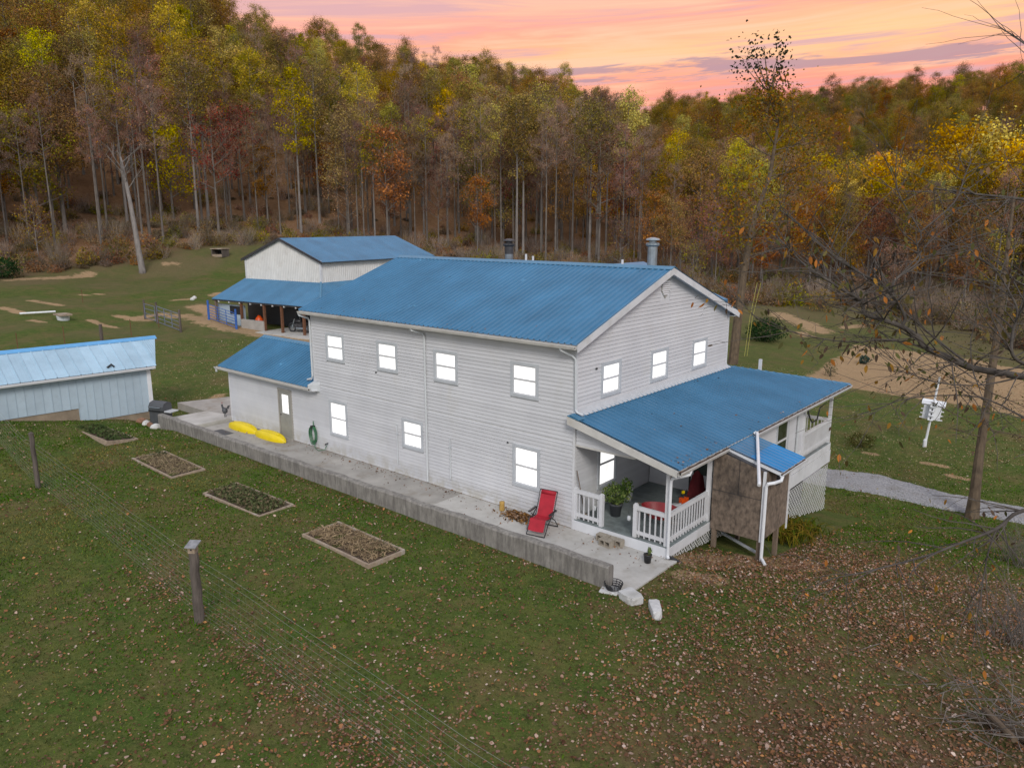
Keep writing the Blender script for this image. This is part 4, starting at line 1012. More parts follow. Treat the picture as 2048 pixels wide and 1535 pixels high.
clipped_panels(srf, -1.10, -.3, lambda u: (u, -SD/2, SR), lambda u: (u, -SD/2+(SD/2+.32)*max(.02, (u+1.10)/.8), SR+(SZ-SR)*max(.02, (u+1.10)/.8)), None, 2, 'pale')
MB().prism([(-SD/2-.2, SR-.09), (-SD/2, SR+.035), (-SD/2+.2, SR-.09), (-SD/2+.2, SR-.07), (-SD/2, SR+.055), (-SD/2-.2, SR-.07)], lambda a, b_, d: (d, a, b_), -1.12, SLn+.62).build('ridge_cap', 'palecap', srf)
gutter(srf, (-.25, .33, SZ-.06), (SLn+.5, .33, SZ-.06), (0, 1, 0), False, .11, .09, 'bspout')
MB().tube([(1.45, .12, SZ+.13), (1.55, .1, SZ+.25), (1.75, .12, SZ+.12)], .05, 5).build('roof_bracket', 'black', srf)
pv = MB().lathe([(.10, 0), (.10, .12), (.03, .2)], (0, 0, 0), 8).build('security_light', 'plasticgrey', shed, False, (-.16, .0, SZ-.25))

# barbecue at the wall end
gq = gp(318, 828, 0.0); gq = Vector((-21.75, -2.15, gzf(-21.75, -2.15)))
bq = thing('barbecue_grill', 'black gas barbecue grill with grey hood at the end of the retaining wall', 'grill', gq, RAD(20))
MB().box(-.42, .42, -.25, .25, .15, .78).build('cabinet', 'plasticgrey', bq)
hood = MB(); hood.prism([(-.28, .86), (-.28, 1.02), (-.18, 1.18), (.05, 1.24), (.24, 1.16), (.28, .86)], lambda a, b_, d: (d, a, b_), -.42, .42); hood.build('hood', 'plasticgrey', bq)
MB().box(-.43, .43, -.29, .29, .78, .86).build('firebox', 'black', bq); MB().box(.44, .82, -.24, .24, .80, .85).build('side_shelf', 'spout', bq)
MB().tube([(-.3, -.34, 1.0), (.3, -.34, 1.0)], .02, 6).build('handle', 'steel', bq)
for x_ in (-.36, .36):
    for y_ in (-.2, .2): MB().tube([(x_, y_, 0), (x_, y_, .16)], .03, 6).build('leg', 'black', bq)
fl = MB()
fg = Vector((-22.75, -2.05, gzf(-22.75, -2.05)))
fo = thing('garden_flag', 'folded red white and blue flag hanging on a short pole by the shed corner', 'flag', fg, RAD(30))
MB().tube([(0, 0, 0), (.03, 0, 1.05)], .015, 6).build('pole', 'black', fo)
for nm, z0, z1, mt in (('red_band', .78, 1.02, 'redp'), ('white_band', .66, .775, 'white'), ('blue_band', .12, .655, None)):
    if mt is None: MAT['navy'] = M('navy_cloth', (.02, .025, .06), .5, 9, .8, dirt=(.6, .6, .62), dirt_amt=.9, dscale=8); mt = 'navy'
    MB().grid(lambda u, v_: (.02+u*.36, .05*math.sin(u*9)-.03, z0+(z1-z0)*v_), 10, 2).build(nm, mt, fo)
for k, (px, py) in enumerate(((272, 838), (283, 845), (293, 850), (303, 853), (312, 857))):
    p = onground(px, py); s = MB(); rr = random.Random(k)
    s.lathe([(.10, -.1), (.21, -.02), (.23, .08), (.17, .19), (.06, .24)], (0, 0, 0), 7)
    o = s.build('edging_stone', 'stone' if k % 2 == 0 else 'brick', None, False, p); o.scale = (1.1, .8, 1); o.rotation_euler = (0, 0, k*1.1)
    tag(o, ('whitewashed' if k % 2 == 0 else 'reddish')+' edging stone in the short row between shed and retaining wall', 'stone', 'edging stones by the shed')

# rooster ornament at the annex corner
rp = gp(458, 842, .16); rp = Vector((-19.72, -.12, .16))
ro_ = thing('rooster_statue', 'small dark metal rooster ornament by the annex corner', 'ornament', rp, RAD(200))
MB().lathe([(.02, .16), (.10, .20), (.13, .30), (.10, .40), (.03, .44)], (0, 0, 0), 10).build('body', 'plasticgrey', ro_, True)
MB().tube([(.08, 0, .36), (.14, 0, .50), (.15, 0, .58)], [.06, .04, .045], 7).build('neck', 'plasticgrey', ro_)
MB().tube([(.14, 0, .62), (.11, 0, .68), (.17, 0, .66)], .015, 5).build('comb', 'redp', ro_)
for k in range(4): MB().tube([(-.08, 0, .34), (-.18-.02*k, .02*(k-1.5), .48+.03*k), (-.26, .03*(k-1.5), .56-.05*k)], .018, 5).build('tail_feather', 'plasticgrey', ro_)
for s_ in (-.04, .04): MB().tube([(0, s_, 0), (0, s_, .2)], .014, 5).build('leg', 'black', ro_)

# ------------------------------------------------------------------ kayaks, hose, things along the wall
def kayak(x0, x1, y, label):
    L = x1-x0; k = thing('kayak', label, 'kayak', ((x0+x1)/2, y, .03), RAD(1.5), 'yellow kayaks along the annex wall')
    b = MB(); nu, nv = 28, 14
    def fn(u, v_):
        t = 2*u-1; w = .27*(1-abs(t)**2.8)**.75+.012; h = .28*(1-abs(t)**4)**.6*(1+.07*math.cos(t*PI))+.02
        a = PI*v_; ca, sa = math.cos(a), math.sin(a)
        rid = 1+.05*math.cos(a*6)
        return (t*L/2, -w*math.copysign(abs(ca)**.75, ca), h*sa**.8*rid+.0)
    b.grid(fn, nu, nv); b.build('hull', 'yellow', k, True)
    MB().tube([(-L/2+.06, -.04, .10), (0, -.285, .05), (L/2-.06, -.04, .10)], .02, 6).build('gunwale', 'yellow', k)
    MB().tube([(-L*.3, 0, .275), (0, 0, .305), (L*.3, 0, .275)], .022, 6).build('keel', 'yellow', k)
kayak(-18.62, -16.40, -.52, 'yellow upturned kayak lying against the annex wall, at the corner end')
kayak(-16.48, -14.30, -.50, 'yellow upturned kayak lying against the annex wall, next to the side door')
mat_ = MB().box(-18.3, -17.3, -1.95, -1.10, .028, .042).build('rubber_mat', 'plasticgrey'); tag(mat_, 'dark rubber mat on the patio in front of the kayaks', 'mat')
hp = onY(627, 872, -.1)
hs_ = thing('garden_hose', 'green garden hose coiled on a wall hanger beside the side door', 'hose', (hp.x, -.03, 0))
b = MB()
for k in range(7):
    r1, r2 = .17+.022*(k % 4), .30+.03*(k % 3); cx_, cz_ = .02*math.sin(k*2.1), .62-.02*(k % 3)
    b2 = MB().tube([(cx_+r1*math.cos(2*PI*t/20), -.03-.018*k, cz_+r2*math.sin(2*PI*t/20)*(1 if math.sin(2*PI*t/20) > 0 else 1.15)) for t in range(21)], .014, 5, False)
    b2.build('coil', 'hose', hs_)
MB().box(-.06, .06, -.16, -.005, .86, .96).build('hanger', 'black', hs_); MB().tube([(0, -.05, .95), (.0, -.05, 1.14)], .02, 6).build('hanger_post', 'hose', hs_)
MB().tube([(.10, -.1, .35), (.2, -.16, .08), (.5, -.22, .04), (.8, -.12, .12), (.86, -.05, .32)], .014, 5).build('hose_tail', 'hose', hs_)
MB().tube([(.86, .0, .36), (.86, -.12, .36), (.86, -.14, .30)], .025, 6).build('tap', 'black', hs_)

# recliner
ch = thing('recliner_chair', 'red sling reclining garden chair with black frame beside the leaf pile', 'chair', (-.62, -.68, .03), RAD(12))
def sling(p, q, n=6, w=.25, sag=.02): return lambda u, v_: ((u*2-1)*w, p[0]+(q[0]-p[0])*v_, p[1]+(q[1]-p[1])*v_-sag*math.sin(PI*v_)-sag*.8*math.sin(PI*u))
P_head, P_hip, P_knee, P_foot = (.40, 1.12), (.10, .42), (-.34, .47), (-.50, .16)
for nm, a_, b_ in (('backrest', P_head, P_hip), ('seat', P_hip, P_knee), ('leg_rest', P_knee, P_foot)): MB().grid(sling(a_, b_), 8, 8).build(nm, 'red', ch, True)
MB().tube([(-.22, .385, 1.06), (.22, .385, 1.06)], .065, 10).build('headrest', 'red', ch, True)
for s_ in (-.28, .28):
    MB().tube([(s_, P_head[0], P_head[1]), (s_, P_hip[0], P_hip[1]), (s_, P_knee[0], P_knee[1]), (s_, P_foot[0], P_foot[1])], .016, 6).build('side_rail', 'black', ch)
    MB().tube([(s_*1.05, -.50, .02), (s_*1.05, -.28, .30), (s_*1.05, .05, .55), (s_*1.05, .22, .62)], .016, 6).build('leg', 'black', ch)
    MB().tube([(s_*1.05, .42, .02), (s_*1.05, .2, .3), (s_*1.05, -.2, .55)], .016, 6).build('leg', 'black', ch)
    MB().box(s_*1.2-.03, s_*1.2+.03, -.26, .20, .60, .635).build('armrest', 'black', ch)
for y_ in (-.50, .42): MB().tube([(-.295, y_, .018), (.295, y_, .018)], .016, 6).build('foot_bar', 'black', ch)
MB().tube([(-.28, .40, 1.12), (.28, .40, 1.12)], .016, 6).build('top_bar', 'black', ch)
for s_ in (-1, 1):   # white lacing cord
    MB().tube([(s_*(.245+.03*(k % 2)), P_head[0]+(P_hip[0]-P_head[0])*k/24, P_head[1]+(P_hip[1]-P_head[1])*k/24+.012) for k in range(2, 25)], .005, 4).build('lacing', 'white', ch)

tp = gp(1004, 1020, .03)
o = MB().lathe([(.085, 0), (.09, .03), (.082, .25), (.087, .29), (.03, .295)], (0, 0, 0), 12).build('canister', 'ochre', None, True, tp); tag(o, 'small ochre yellow canister standing on the patio by the house wall', 'canister')
# concrete blocks as a porch step
def cinder(p, rz, label):
    t = thing('concrete_block', label, 'block', p, rz, 'concrete blocks used as a porch step')
    b = MB().box(-.20, .20, -.10, .10, 0, .035); b.build('bottom_shell', 'blockc', t); MB().box(-.20, .20, -.10, .10, .165, .20).build('top_shell', 'blockc', t)
    for x_ in (-.1835, 0, .1835): MB().box(x_-.0165, x_+.0165, -.099, .099, .035, .165).build('web', 'blockc', t)
    MB().box(-.165, .165, .06, .08, .036, .164).build('inner_back_face', 'blockc', t)  # back wall inside the cores, same colour as the block
q = gp(1215, 1083, .03)
cinder((q.x-.12, -.16, .03), 0, 'concrete block of the porch step, end one towards the red recliner'); cinder((q.x+.12, -.39, .03), RAD(-4), 'concrete block of the porch step, standing out in front of the other two'); cinder((q.x+.32, -.165, .03), 0, 'concrete block of the porch step, end one towards the small pot')
# pots
def pot(name, label, p, r, h, mat, top=1.15):
    t = thing(name, label, 'pot', p)
    MB().lathe([(r*.74, 0), (r*.98, h*.86), (r*top*.93, h*.87), (r*top*.95, h), (r*.86, h), (r*.82, h*.85), (.01, h*.84)], (0, 0, 0), 20).build('planter', mat, t, True)
    return t
def foliage(par, c, rad, n, size, pal, name='foliage', mat='green', flat=.9, shell=.5):
    d = rng.normal(size=(n, 3)); d /= np.linalg.norm(d, axis=1)[:, None]; rr = (shell+(1-shell)*rng.random((n, 1)))
    rr *= (1+.28*np.sin(d[:, :1]*5+1)*np.sin(d[:, 1:2]*6+2))
    p = np.array(c)+d*rr*np.array(rad); pal = np.array(pal); cc = pal[rng.integers(0, len(pal), n)]*rng.uniform(.7, 1.25, (n, 1))
    v_, f_, c_ = leaves_mesh(p, rng.uniform(.7, 1.3, n)*size, cc, .42)
    return put(name, np_mesh(name, v_, f_, MAT[mat], c_), par)
GRN = [(.08, .17, .03), (.14, .24, .045), (.20, .28, .06), (.06, .12, .025)]
pp = pot('potted_shrub', 'leafy green shrub in a big dark grey pot on the porch deck', gp(1231, 1030, DZ), .20, .40, 'plasticgrey')
foliage(pp, (0, 0, .68), (.42, .40, .32), 900, .10, GRN); foliage(pp, (.25, .18, .92), (.20, .18, .26), 200, .10, GRN)
MB().tube([(0, 0, .3), (.02, .02, .75)], .025, 5).build('stem', 'barkd', pp)
o = pot('white_bucket', 'white plastic bucket standing behind the potted shrub on the porch', gp(1256, 1000, DZ), .15, .36, 'white', 1.05); o['category'] = 'bucket'
cp = pot('potted_cactus', 'small stubby cactus in a black nursery pot at the patio edge', gp(1295, 1124, .03), .115, .24, 'black', 1.08)
MB().lathe([(.11, .20), (.01, .215)], (0, 0, 0), 12).build('soil', 'soil', cp)
MB().lathe([(.03, .2), (.045, .28), (.05, .36), (.035, .42), (.01, .44)], (.03, .02, 0), 9).build('cactus', M('cactus_green', (.10, .13, .05), .3, 9, .8), cp, True)
foliage(cp, (.04, .02, .36), (.07, .07, .09), 60, .05, GRN)
# porch clutter
wb = thing('wheelbarrow', 'red wheelbarrow standing behind the porch railing by the corner post', 'wheelbarrow', gp(1318, 1052, DZ), RAD(10))
tub = MB(); 
def tubf(u, v_):
    r = .22+.16*v_; a = 2*PI*u; return (r*1.45*math.cos(a), r*math.sin(a), .28+.32*v_)
tub.grid(tubf, 20, 4); tub.lathe([(.01, .29), (.2, .285)], (0, 0, 0), 12, False); tub.build('tub', 'redp', wb, True)
for s_ in (-.2, .2):
    MB().tube([(-.75, s_, .52), (.1, s_, .30), (.55, s_*.3, .2)], .018, 6).build('handle', 'post', wb); MB().tube([(-.15, s_, .28), (-.2, s_, 0)], .015, 5).build('leg', 'black', wb)
MB().tube([(.55+.16*math.cos(t*PI/6), 0, .18+.16*math.sin(t*PI/6)) for t in range(13)], .035, 6, False).build('wheel', 'black', wb)
rc_ = thing('canvas_chair', 'dark red canvas chair folded against the sunroom wall of the porch', 'chair', gp(1392, 1012, DZ), RAD(25))
MB().grid(lambda u, v_: ((u-.5)*.6*(1-.45*v_), .12*v_+.05*math.sin(u*7), .30+.75*v_-.08*math.cos(u*PI*2)*v_), 10, 8).build('back', 'maroon', rc_, True)
MB().grid(lambda u, v_: ((u-.5)*.62, -.45*v_, .32+.04*math.sin(u*6)), 8, 5).build('seat', 'maroon', rc_, True)
for s_ in (-.3, .3):
    for y_ in (-.42, .05): MB().tube([(s_, y_, 0), (s_, y_+.03, .5)], .013, 5).build('leg', 'black', rc_)
sw = thing('chainsaw', 'orange chainsaw with dark bar lying by the red canvas chair', 'chainsaw', gp(1366, 1022, DZ)+Vector((0, 0, .30)), RAD(70))
MB().box(-.12, .14, -.07, .07, -.02, .14).build('body', 'orange', sw); MB().tube([(-.02, 0, .14), (0, 0, .26), (.1, 0, .24), (.12, 0, .14)], .02, 6).build('handle', 'black', sw)
MB().box(.14, .5, -.006, .006, .0, .08).build('bar', 'black', sw); MB().box(.0, .08, .05, .10, .24, .33).build('yellow_cap', 'yellow', sw)
tb = thing('plastic_tub', 'low pale grey tub on the porch under the chainsaw', 'tub', gp(1355, 1030, DZ)); MB().lathe([(.24, 0), (.30, .26), (.32, .28), (.27, .28), (.2, .24), (.01, .24)], (0, 0, 0), 16).build('bowl', 'spout', tb, True)
MB().tube([(.3, 0, .25), (.0, .31, .31), (-.3, 0, .25)], .012, 5).build('handle', 'steel', tb)
br = thing('broom', 'wooden broom leaning in the porch corner behind the railing', 'broom', (.26, .22, DZ)); MB().tube([(0, 0, .12), (-.19, -.19, 1.50)], .014, 6).build('handle', 'post', br)
MB().hexa([(-.12, -.03, 0), (.12, -.03, 0), (.12, .03, 0), (-.12, .03, 0), (-.06, -.025, .16), (.06, -.025, .16), (.06, .025, .16), (-.06, .025, .16)]).build('bristles', 'board', br)
for px, py in ((1197, 1012), (1267, 1031)):
    q = gp(px, py, .80); 
    lm = thing('jar_lantern', 'small clear jar lantern hanging from the porch railing '+('by the potted shrub' if px < 1250 else 'by the wheelbarrow'), 'lantern', (q.x, .13, .74), 0)
    MB().lathe([(.04, 0), (.055, .02), (.055, .11), (.035, .14)], (0, 0, 0), 10).build('jar', 'spout', lm, True); MB().tube([(0, 0, .14), (-.0, -.05, .30)], .004, 4).build('wire', 'black', lm)
# fire basket and white stones at the wall end
fb = thing('fire_basket', 'black wire basket on white stones at the end of the retaining wall', 'basket', Vector((2.98, -2.42, .02)), 0)
for k in range(4): MB().tube([((.17+.02*k)*math.cos(t*PI/8), (.17+.02*k)*math.sin(t*PI/8), .03+.05*k) for t in range(17)], .012, 5, False).build('hoop', 'black', fb)
for k in range(14): a = k*2*PI/14; MB().tube([(.17*math.cos(a), .17*math.sin(a), .02), (.235*math.cos(a), .235*math.sin(a), .18)], .009, 4).build('stave', 'black', fb)
MB().lathe([(.01, .03), (.165, .025)], (0, 0, 0), 14, False).build('base', 'soot', fb); MB().tube([(-.22, .05, .16), (-.24, .06, .30)], .014, 5).build('handle', 'black', fb)
def rough_block(p, dims, rz, label, seed):
    r_ = random.Random(seed); b = MB(); 
    def fn(u, v_):
        a = 2*PI*u; cx_ = math.copysign(abs(math.cos(a))**.45, math.cos(a)); cy_ = math.copysign(abs(math.sin(a))**.45, math.sin(a))
        z = [-.15, .0, .62, .94, 1.0, 1.0][round(v_*5)]; s = [1, 1.0, .98, .92, .6, .02][round(v_*5)]
        n_ = 1+.06*math.sin(a*3+seed)+.04*math.sin(a*7+z*5+seed)
        return (cx_*dims[0]/2*s*n_, cy_*dims[1]/2*s*n_, z*dims[2])
    o = b.grid(fn, 24, 5).build('white_stone', 'stone', None, False, p); o.rotation_euler = (RAD(3), RAD(-4), rz); return tag(o, label, 'stone', 'white stones past the retaining wall')
q1 = gp(1262, 1197, 0); rough_block((q1.x, q1.y, gzf(q1.x, q1.y)+.02), (.62, .42, .17), RAD(-25), 'broad flat whitewashed stone beside the black wire basket', 1)
q2 = gp(1311, 1222, 0); rough_block((q2.x, q2.y, gzf(q2.x, q2.y)+.01), (.72, .26, .18), RAD(-52), 'long narrow whitewashed stone lying past the flat one', 2)
rough_block((2.93, -2.5, gzf(2.93, -2.5)), (.5, .36, .06), 0.3, 'low whitewashed stone under the black wire basket', 3)

# ------------------------------------------------------------------ raised beds
BEDS = [(-22.9, -19.35, .27), (-17.0, -13.6, .05), (-11.38, -8.05, 0), (-5.70, -2.62, 0)]
BL_ = ['timber framed garden bed of low weeds beside the pale blue shed', 'timber framed garden bed with dead brown stalks and one green corner', 'timber framed garden bed covered in dark green strawberry leaves', 'timber framed garden bed of dry straw, closest to the red recliner']
for i, (x0, x1, z0) in enumerate(BEDS):
    y0, y1 = -5.58, -4.30; cx_ = (x0+x1)/2; cy_ = (y0+y1)/2
    bd = thing('garden_bed', BL_[i], 'garden bed', (cx_, cy_, gzf(cx_, cy_)), RAD((2, -1.5, 1.5, -1)[i]), 'raised garden beds on the lawn')
    hx, hy = (x1-x0)/2, (y1-y0)/2
    slopey = gzf(cx_, y0)-gzf(cx_, y1)
    bd.rotation_euler.x = -math.atan2(slopey, y1-y0)
    for (a0, a1, b0, b1) in ((-hx, hx, -hy, -hy+.07), (-hx, hx, hy-.07, hy), (-hx, -hx+.07, -hy+.075, hy-.075), (hx-.07, hx, -hy+.075, hy-.075)):
        j = random.uniform(-.015, .02); MB().box(a0, a1, b0, b1, -.15, .065+j).build('edging_board', 'board', bd)
    MB().grid(lambda u, v_: ((u*2-1)*(hx-.06), (v_*2-1)*(hy-.06), .02+.03*math.sin(u*19+i)*math.sin(v_*9)+.02*math.sin(u*41)), 30, 14).build('soil', 'soil', bd, True)
    n = (900, 1500, 1500, 1900)[i]
    pos_ = np.stack([rng.uniform(-hx+.12, hx-.12, n), rng.uniform(-hy+.12, hy-.12, n), rng.uniform(.04, .16, n)], 1)
    if i == 1: pos_[:110] = np.array([-hx+.5, .25, .12])+rng.normal(size=(110, 3))*np.array([.22, .16, .05])
    if i == 3: pos_[:100] = np.array([hx-.5, .15, .10])+rng.normal(size=(100, 3))*np.array([.25, .2, .04])
    pal = np.array([[(.10, .14, .05), (.14, .15, .07), (.07, .10, .04)], [(.07, .10, .035)]*3, [(.10, .125, .05), (.15, .165, .07), (.22, .17, .10)], [(.06, .09, .03)]*3][i])
    cc = pal[rng.integers(0, 3, n)]*rng.uniform(.7, 1.3, (n, 1))
    if i in (1, 3): k0 = 110 if i == 1 else 100; cc[k0:] = np.array((.36, .255, .15))*rng.uniform(.5, 1.4, (n-k0, 1))
    asp = .5
    v_, f_, c_ = leaves_mesh(pos_, rng.uniform(.06, .13, n)*(1.9 if i in (1, 3) else 1.2), cc, .12 if i in (1, 3) else .6, .3); stuff(put('plants', np_mesh('plants', v_, f_, MAT['green'], c_), bd))

# ------------------------------------------------------------------ foreground wire fence
fz = lambda p: gzf(p[0], p[1])
fn_ = thing('wire_fence', 'woven wire fence on old round wooden posts crossing the near lawn', 'fence', (-3.47, -9.83, 0))
fo_ = Vector((-3.47, -9.83, 0))
PH = {0: 1.9, 1: 1.95, 2: 1.74, 3: 1.7}
for i, p in enumerate(FENCE):
    if i in (1, 2, 3):
        g0 = fz(p); h = PH[i]; r = .075 if i == 1 else .105
        b = MB(); pts = [(p[0]-fo_.x+.012*math.sin(k*1.7), p[1]-fo_.y+.010*math.cos(k*2.3), g0-.4+(h+.4)*k/9) for k in range(10)]
        b.tube(pts, [r*(1.12-.016*k+.02*math.sin(k*2.2+i)) for k in range(10)], 11); po = b.build('fence_post', 'oldwood', fn_)
        if i == 1: MB().lathe([(.09, h), (.02, h+.05)], (p[0]-fo_.x, p[1]-fo_.y, g0), 10).build('post_cap', 'oldwood', po)
wb_ = MB(); zs_ = [.06, .16, .26, .38, .51, .66, .82, .99, 1.17, 1.36]
for a_, b_ in zip(FENCE[:-1], FENCE[1:]):
    L = math.hypot(b_[0]-a_[0], b_[1]-a_[1]); ns = max(6, int(L/1.2))
    def P(t, z): x = a_[0]+(b_[0]-a_[0])*t; y = a_[1]+(b_[1]-a_[1])*t; return (x-fo_.x, y-fo_.y+.11, gzf(x, y)+z-.035*math.sin(PI*t)*z)
    for z in zs_: wb_.tube([P(k/ns, z) for k in range(ns+1)], .0021 if z < 1.3 else .0034, 3, False)
    m = int(L/.30)
    for k in range(m+1): wb_.tube([P(k/m, .06), P(k/m, .66), P(k/m, 1.36)], .0014, 3, False)
    wb_.tube([P(k/ns, 1.52) for k in range(ns+1)], .0036, 3, False)
stuff(wb_.build('wire_mesh', 'wire', fn_))
MAT['greyroof'] = M('weathered_grey_boards', (.24, .245, .26), .2, 8, .85)
p = FENCE[2]; bh = thing('birdhouse', 'small weathered wooden birdhouse on top of the near fence post', 'birdhouse', (p[0], p[1], fz(p)+PH[2]), RAD(35))
MB().prism([(-.085, 0), (.085, 0), (.085, .19), (-.085, .14)], lambda a, b_, d: (d, a, b_), -.08, .08).build('box', 'board', bh)
MB().hexa([(-.13, -.13, .14), (.13, -.13, .14), (.13, .15, .205), (-.13, .15, .205), (-.13, -.13, .165), (.13, -.13, .165), (.13, .15, .23), (-.13, .15, .23)]).build('roof', 'greyroof', bh)
MB().lathe([(.022, 0), (.022, .004)], (0, 0, 0), 10).build('entrance_hole', 'dark', bh, False, (.0, -.086, .09)).rotation_euler = (RAD(90), 0, 0)

# back pasture: T-posts, a wooden post, wires
tps = [(37, 705, 1), (130, 690, 1), (204, 683, 2), (263, 672, 1), (166, 606, 1), (318, 655, 1)]
for i, (px, py, k) in enumerate(tps):
    q = onground(px, py); h = 1.35
    if k == 2: o = MB().tube([(0, 0, -.3), (.01, 0, .7), (0, .01, 1.3)], [.13, .12, .11], 9).build('fence_post', 'oldwood', None, False, q); tag(o, 'stout weathered wooden fence post standing behind the pale blue shed', 'post')
    else: o = MB().box(-.022, .022, -.02, .02, -.3, h).build('steel_fence_post', 'rust', None, False, q); tag(o, 'thin rusty steel fence post in the pasture behind the shed', 'post', 'thin steel posts of the pasture fence')
pq = [onground(40, 632), onground(112, 630)]
o = MB().tube([(0, 0, .22), tuple(pq[1]-pq[0]+Vector((0, 0, .32)))], .085, 10).build('white_pipe', 'bspout', None, False, pq[0]); tag(o, 'long white plastic pipe lying in the pasture', 'pipe')
q = onground(127, 640); wt = thing('water_trough', 'small tub trough with pale flat lid at the end of the white pipe', 'trough', q)
MB().lathe([(.45, -.1), (.52, .42), (.47, .42), (.4, .1)], (0, 0, 0), 14).build('tub', 'spout', wt); MB().box(-.75, .75, -.5, .5, .42, .56).build('lid', 'board', wt)
q = onground(440, 512); dh = thing('animal_shelter', 'small open-fronted grey wooden animal shelter at the edge of the wood', 'shelter', q, RAD(20))
MB().box(-1.1, 1.1, -.7, .9, 1.0, 1.12).build('roof', 'board', dh); MB().box(-1.0, -.85, -.6, .8, -.1, 1.0).build('side', 'oldwood', dh); MB().box(.85, 1.0, -.6, .8, -.1, 1.0).build('side', 'oldwood', dh)
MB().box(-.85, .85, .7, .8, -.1, 1.0).build('back', 'soot', dh); MB().box(-.85, .85, -.6, -.5, -.1, .28).build('kick_board', 'board', dh)
for i, (px, py) in enumerate(((385, 600), (389, 597))):
    q = onground(px, py); o = MB().lathe([(.17, -.1), (.25, .06), (.2, .22), (.07, .3)], (0, 0, 0), 7).build('pale_rock', 'stone', None, False, q); tag(o, 'pale rock on bare ground between pasture gate and barn', 'rock', 'pale rocks near the barn')
# martin house on a white pole
q = onground(1849, 893); mh = thing('martin_house', 'white cross-shaped martin birdhouse on a leaning white pole', 'birdhouse', q, RAD(8))
tilt_ = Vector((.30, .22, 3.75)); MB().tube([(0, 0, -.3), (0, 0, .35), tuple(tilt_*.1)], .10, 8).build('pole_base', 'bspout', mh)
MB().tube([(0, 0, 0), tuple(tilt_*.5), tuple(tilt_)], [.065, .06, .05], 8).build('pole', 'bspout', mh)
hz = tilt_*.40; RH = .95
Rm = Vector((0, 0, 1)).rotation_difference(tilt_.normalized()).to_matrix()
def fm(x, y, z): v_ = Rm @ Vector((x*.76, y*.76, z*.88)); return (v_.x+hz.x, v_.y+hz.y, v_.z+hz.z)
for nm, a_, b_ in (('wing', .62, .17), ('wing', .17, .62)):
    wgo = MB(fm).prism([(-b_ if nm == '' else -.17, 0), (.17, 0), (.17, RH), (0, RH+.18), (-.17, RH)], (lambda a, b2, d: (d, a, b2)) if a_ > b_ else (lambda a, b2, d: (a, d, b2)), -.55, .55).build('wing', 'bspout', mh)
    for e in (-1, 1):
        for k in range(4):
            z = .02+k*.26
            if a_ > b_: MB(fm).box(e*.55 if e > 0 else -.70, .70 if e > 0 else -.55, -.15, .15, z, z+.03).build('perch', 'bspout', wgo); MB(fm).box(min(e*.552, e*.556), max(e*.552, e*.556), -.05, .05, z+.06, z+.16).build('entrance', 'dark', wgo)
            else: MB(fm).box(-.15, .15, .55 if e > 0 else -.70, .70 if e > 0 else -.55, z, z+.03).build('perch', 'bspout', wgo); MB(fm).box(-.05, .05, min(e*.552, e*.556), max(e*.552, e*.556), z+.06, z+.16).build('entrance', 'dark', wgo)
    for s_ in (-1, 1):
        if a_ > b_: MB(fm).hexa([(-.72, 0, RH+.19), (.72, 0, RH+.19), (.72, s_*.27, RH-.06), (-.72, s_*.27, RH-.06), (-.72, 0, RH+.22), (.72, 0, RH+.22), (.72, s_*.27, RH-.03), (-.72, s_*.27, RH-.03)]).build('roof_side', 'bspout', wgo)
        else: MB(fm).hexa([(0, -.72, RH+.195), (0, .72, RH+.195), (s_*.27, .72, RH-.055), (s_*.27, -.72, RH-.055), (0, -.72, RH+.225), (0, .72, RH+.225), (s_*.27, .72, RH-.025), (s_*.27, -.72, RH-.025)]).build('roof_side', 'bspout', wgo)
# loose ropes by the tree behind the house
for k, px in enumerate((1489, 1494)):
    q = onground(px, 712); o = MB().tube([(0, 0, 0), (.2, .1, 3.2), (.55+.1*k, .3, 6.2)], .022, 4).build('hanging_rope', 'rope', None, False, q); tag(o, 'thin yellow rope hanging beside the tall tree behind the house', 'rope', 'ropes hanging at the tall tree')
# ------------------------------------------------------------------ trees
def branch_tubes(b, p, d, L, r, depth, rnd, tips, spread=.55, nseg=4, up=.25, sides=5):
    pts = [Vector(p)]; rs_ = [r]; q = Vector(p); dv = Vector(d).normalized()
    for k in range(nseg):
        dv = (dv+Vector((rnd.uniform(-1, 1), rnd.uniform(-1, 1), rnd.uniform(-.6, 1)*up*2))*.16).normalized()
        q = q+dv*L/nseg; pts.append(q.copy()); rs_.append(r*(1-.62*(k+1)/nseg))
    b.tube(pts, rs_, sides, False)
    if depth == 0: tips.append((pts[-1], dv)); tips.append((pts[-2], dv)); return
    nb = rnd.choice((3, 4)) if depth > 1 else rnd.choice((3, 4, 5))
    for k in range(nb):
        t = rnd.uniform(.35, 1.0); i = min(int(t*nseg), nseg-1); s = pts[i].lerp(pts[i+1], t*nseg-i)
        a = Vector((rnd.uniform(-1, 1), rnd.uniform(-1, 1), rnd.uniform(-.3, .9)))
        nd = (dv*(1-spread)+a.normalized()*spread).normalized()
        branch_tubes(b, s, nd, L*rnd.uniform(.5, .72), rs_[i]*.6, depth-1, rnd, tips, spread, 3, up, 4 if depth > 1 else 3)
    tips.append((pts[-1], dv))
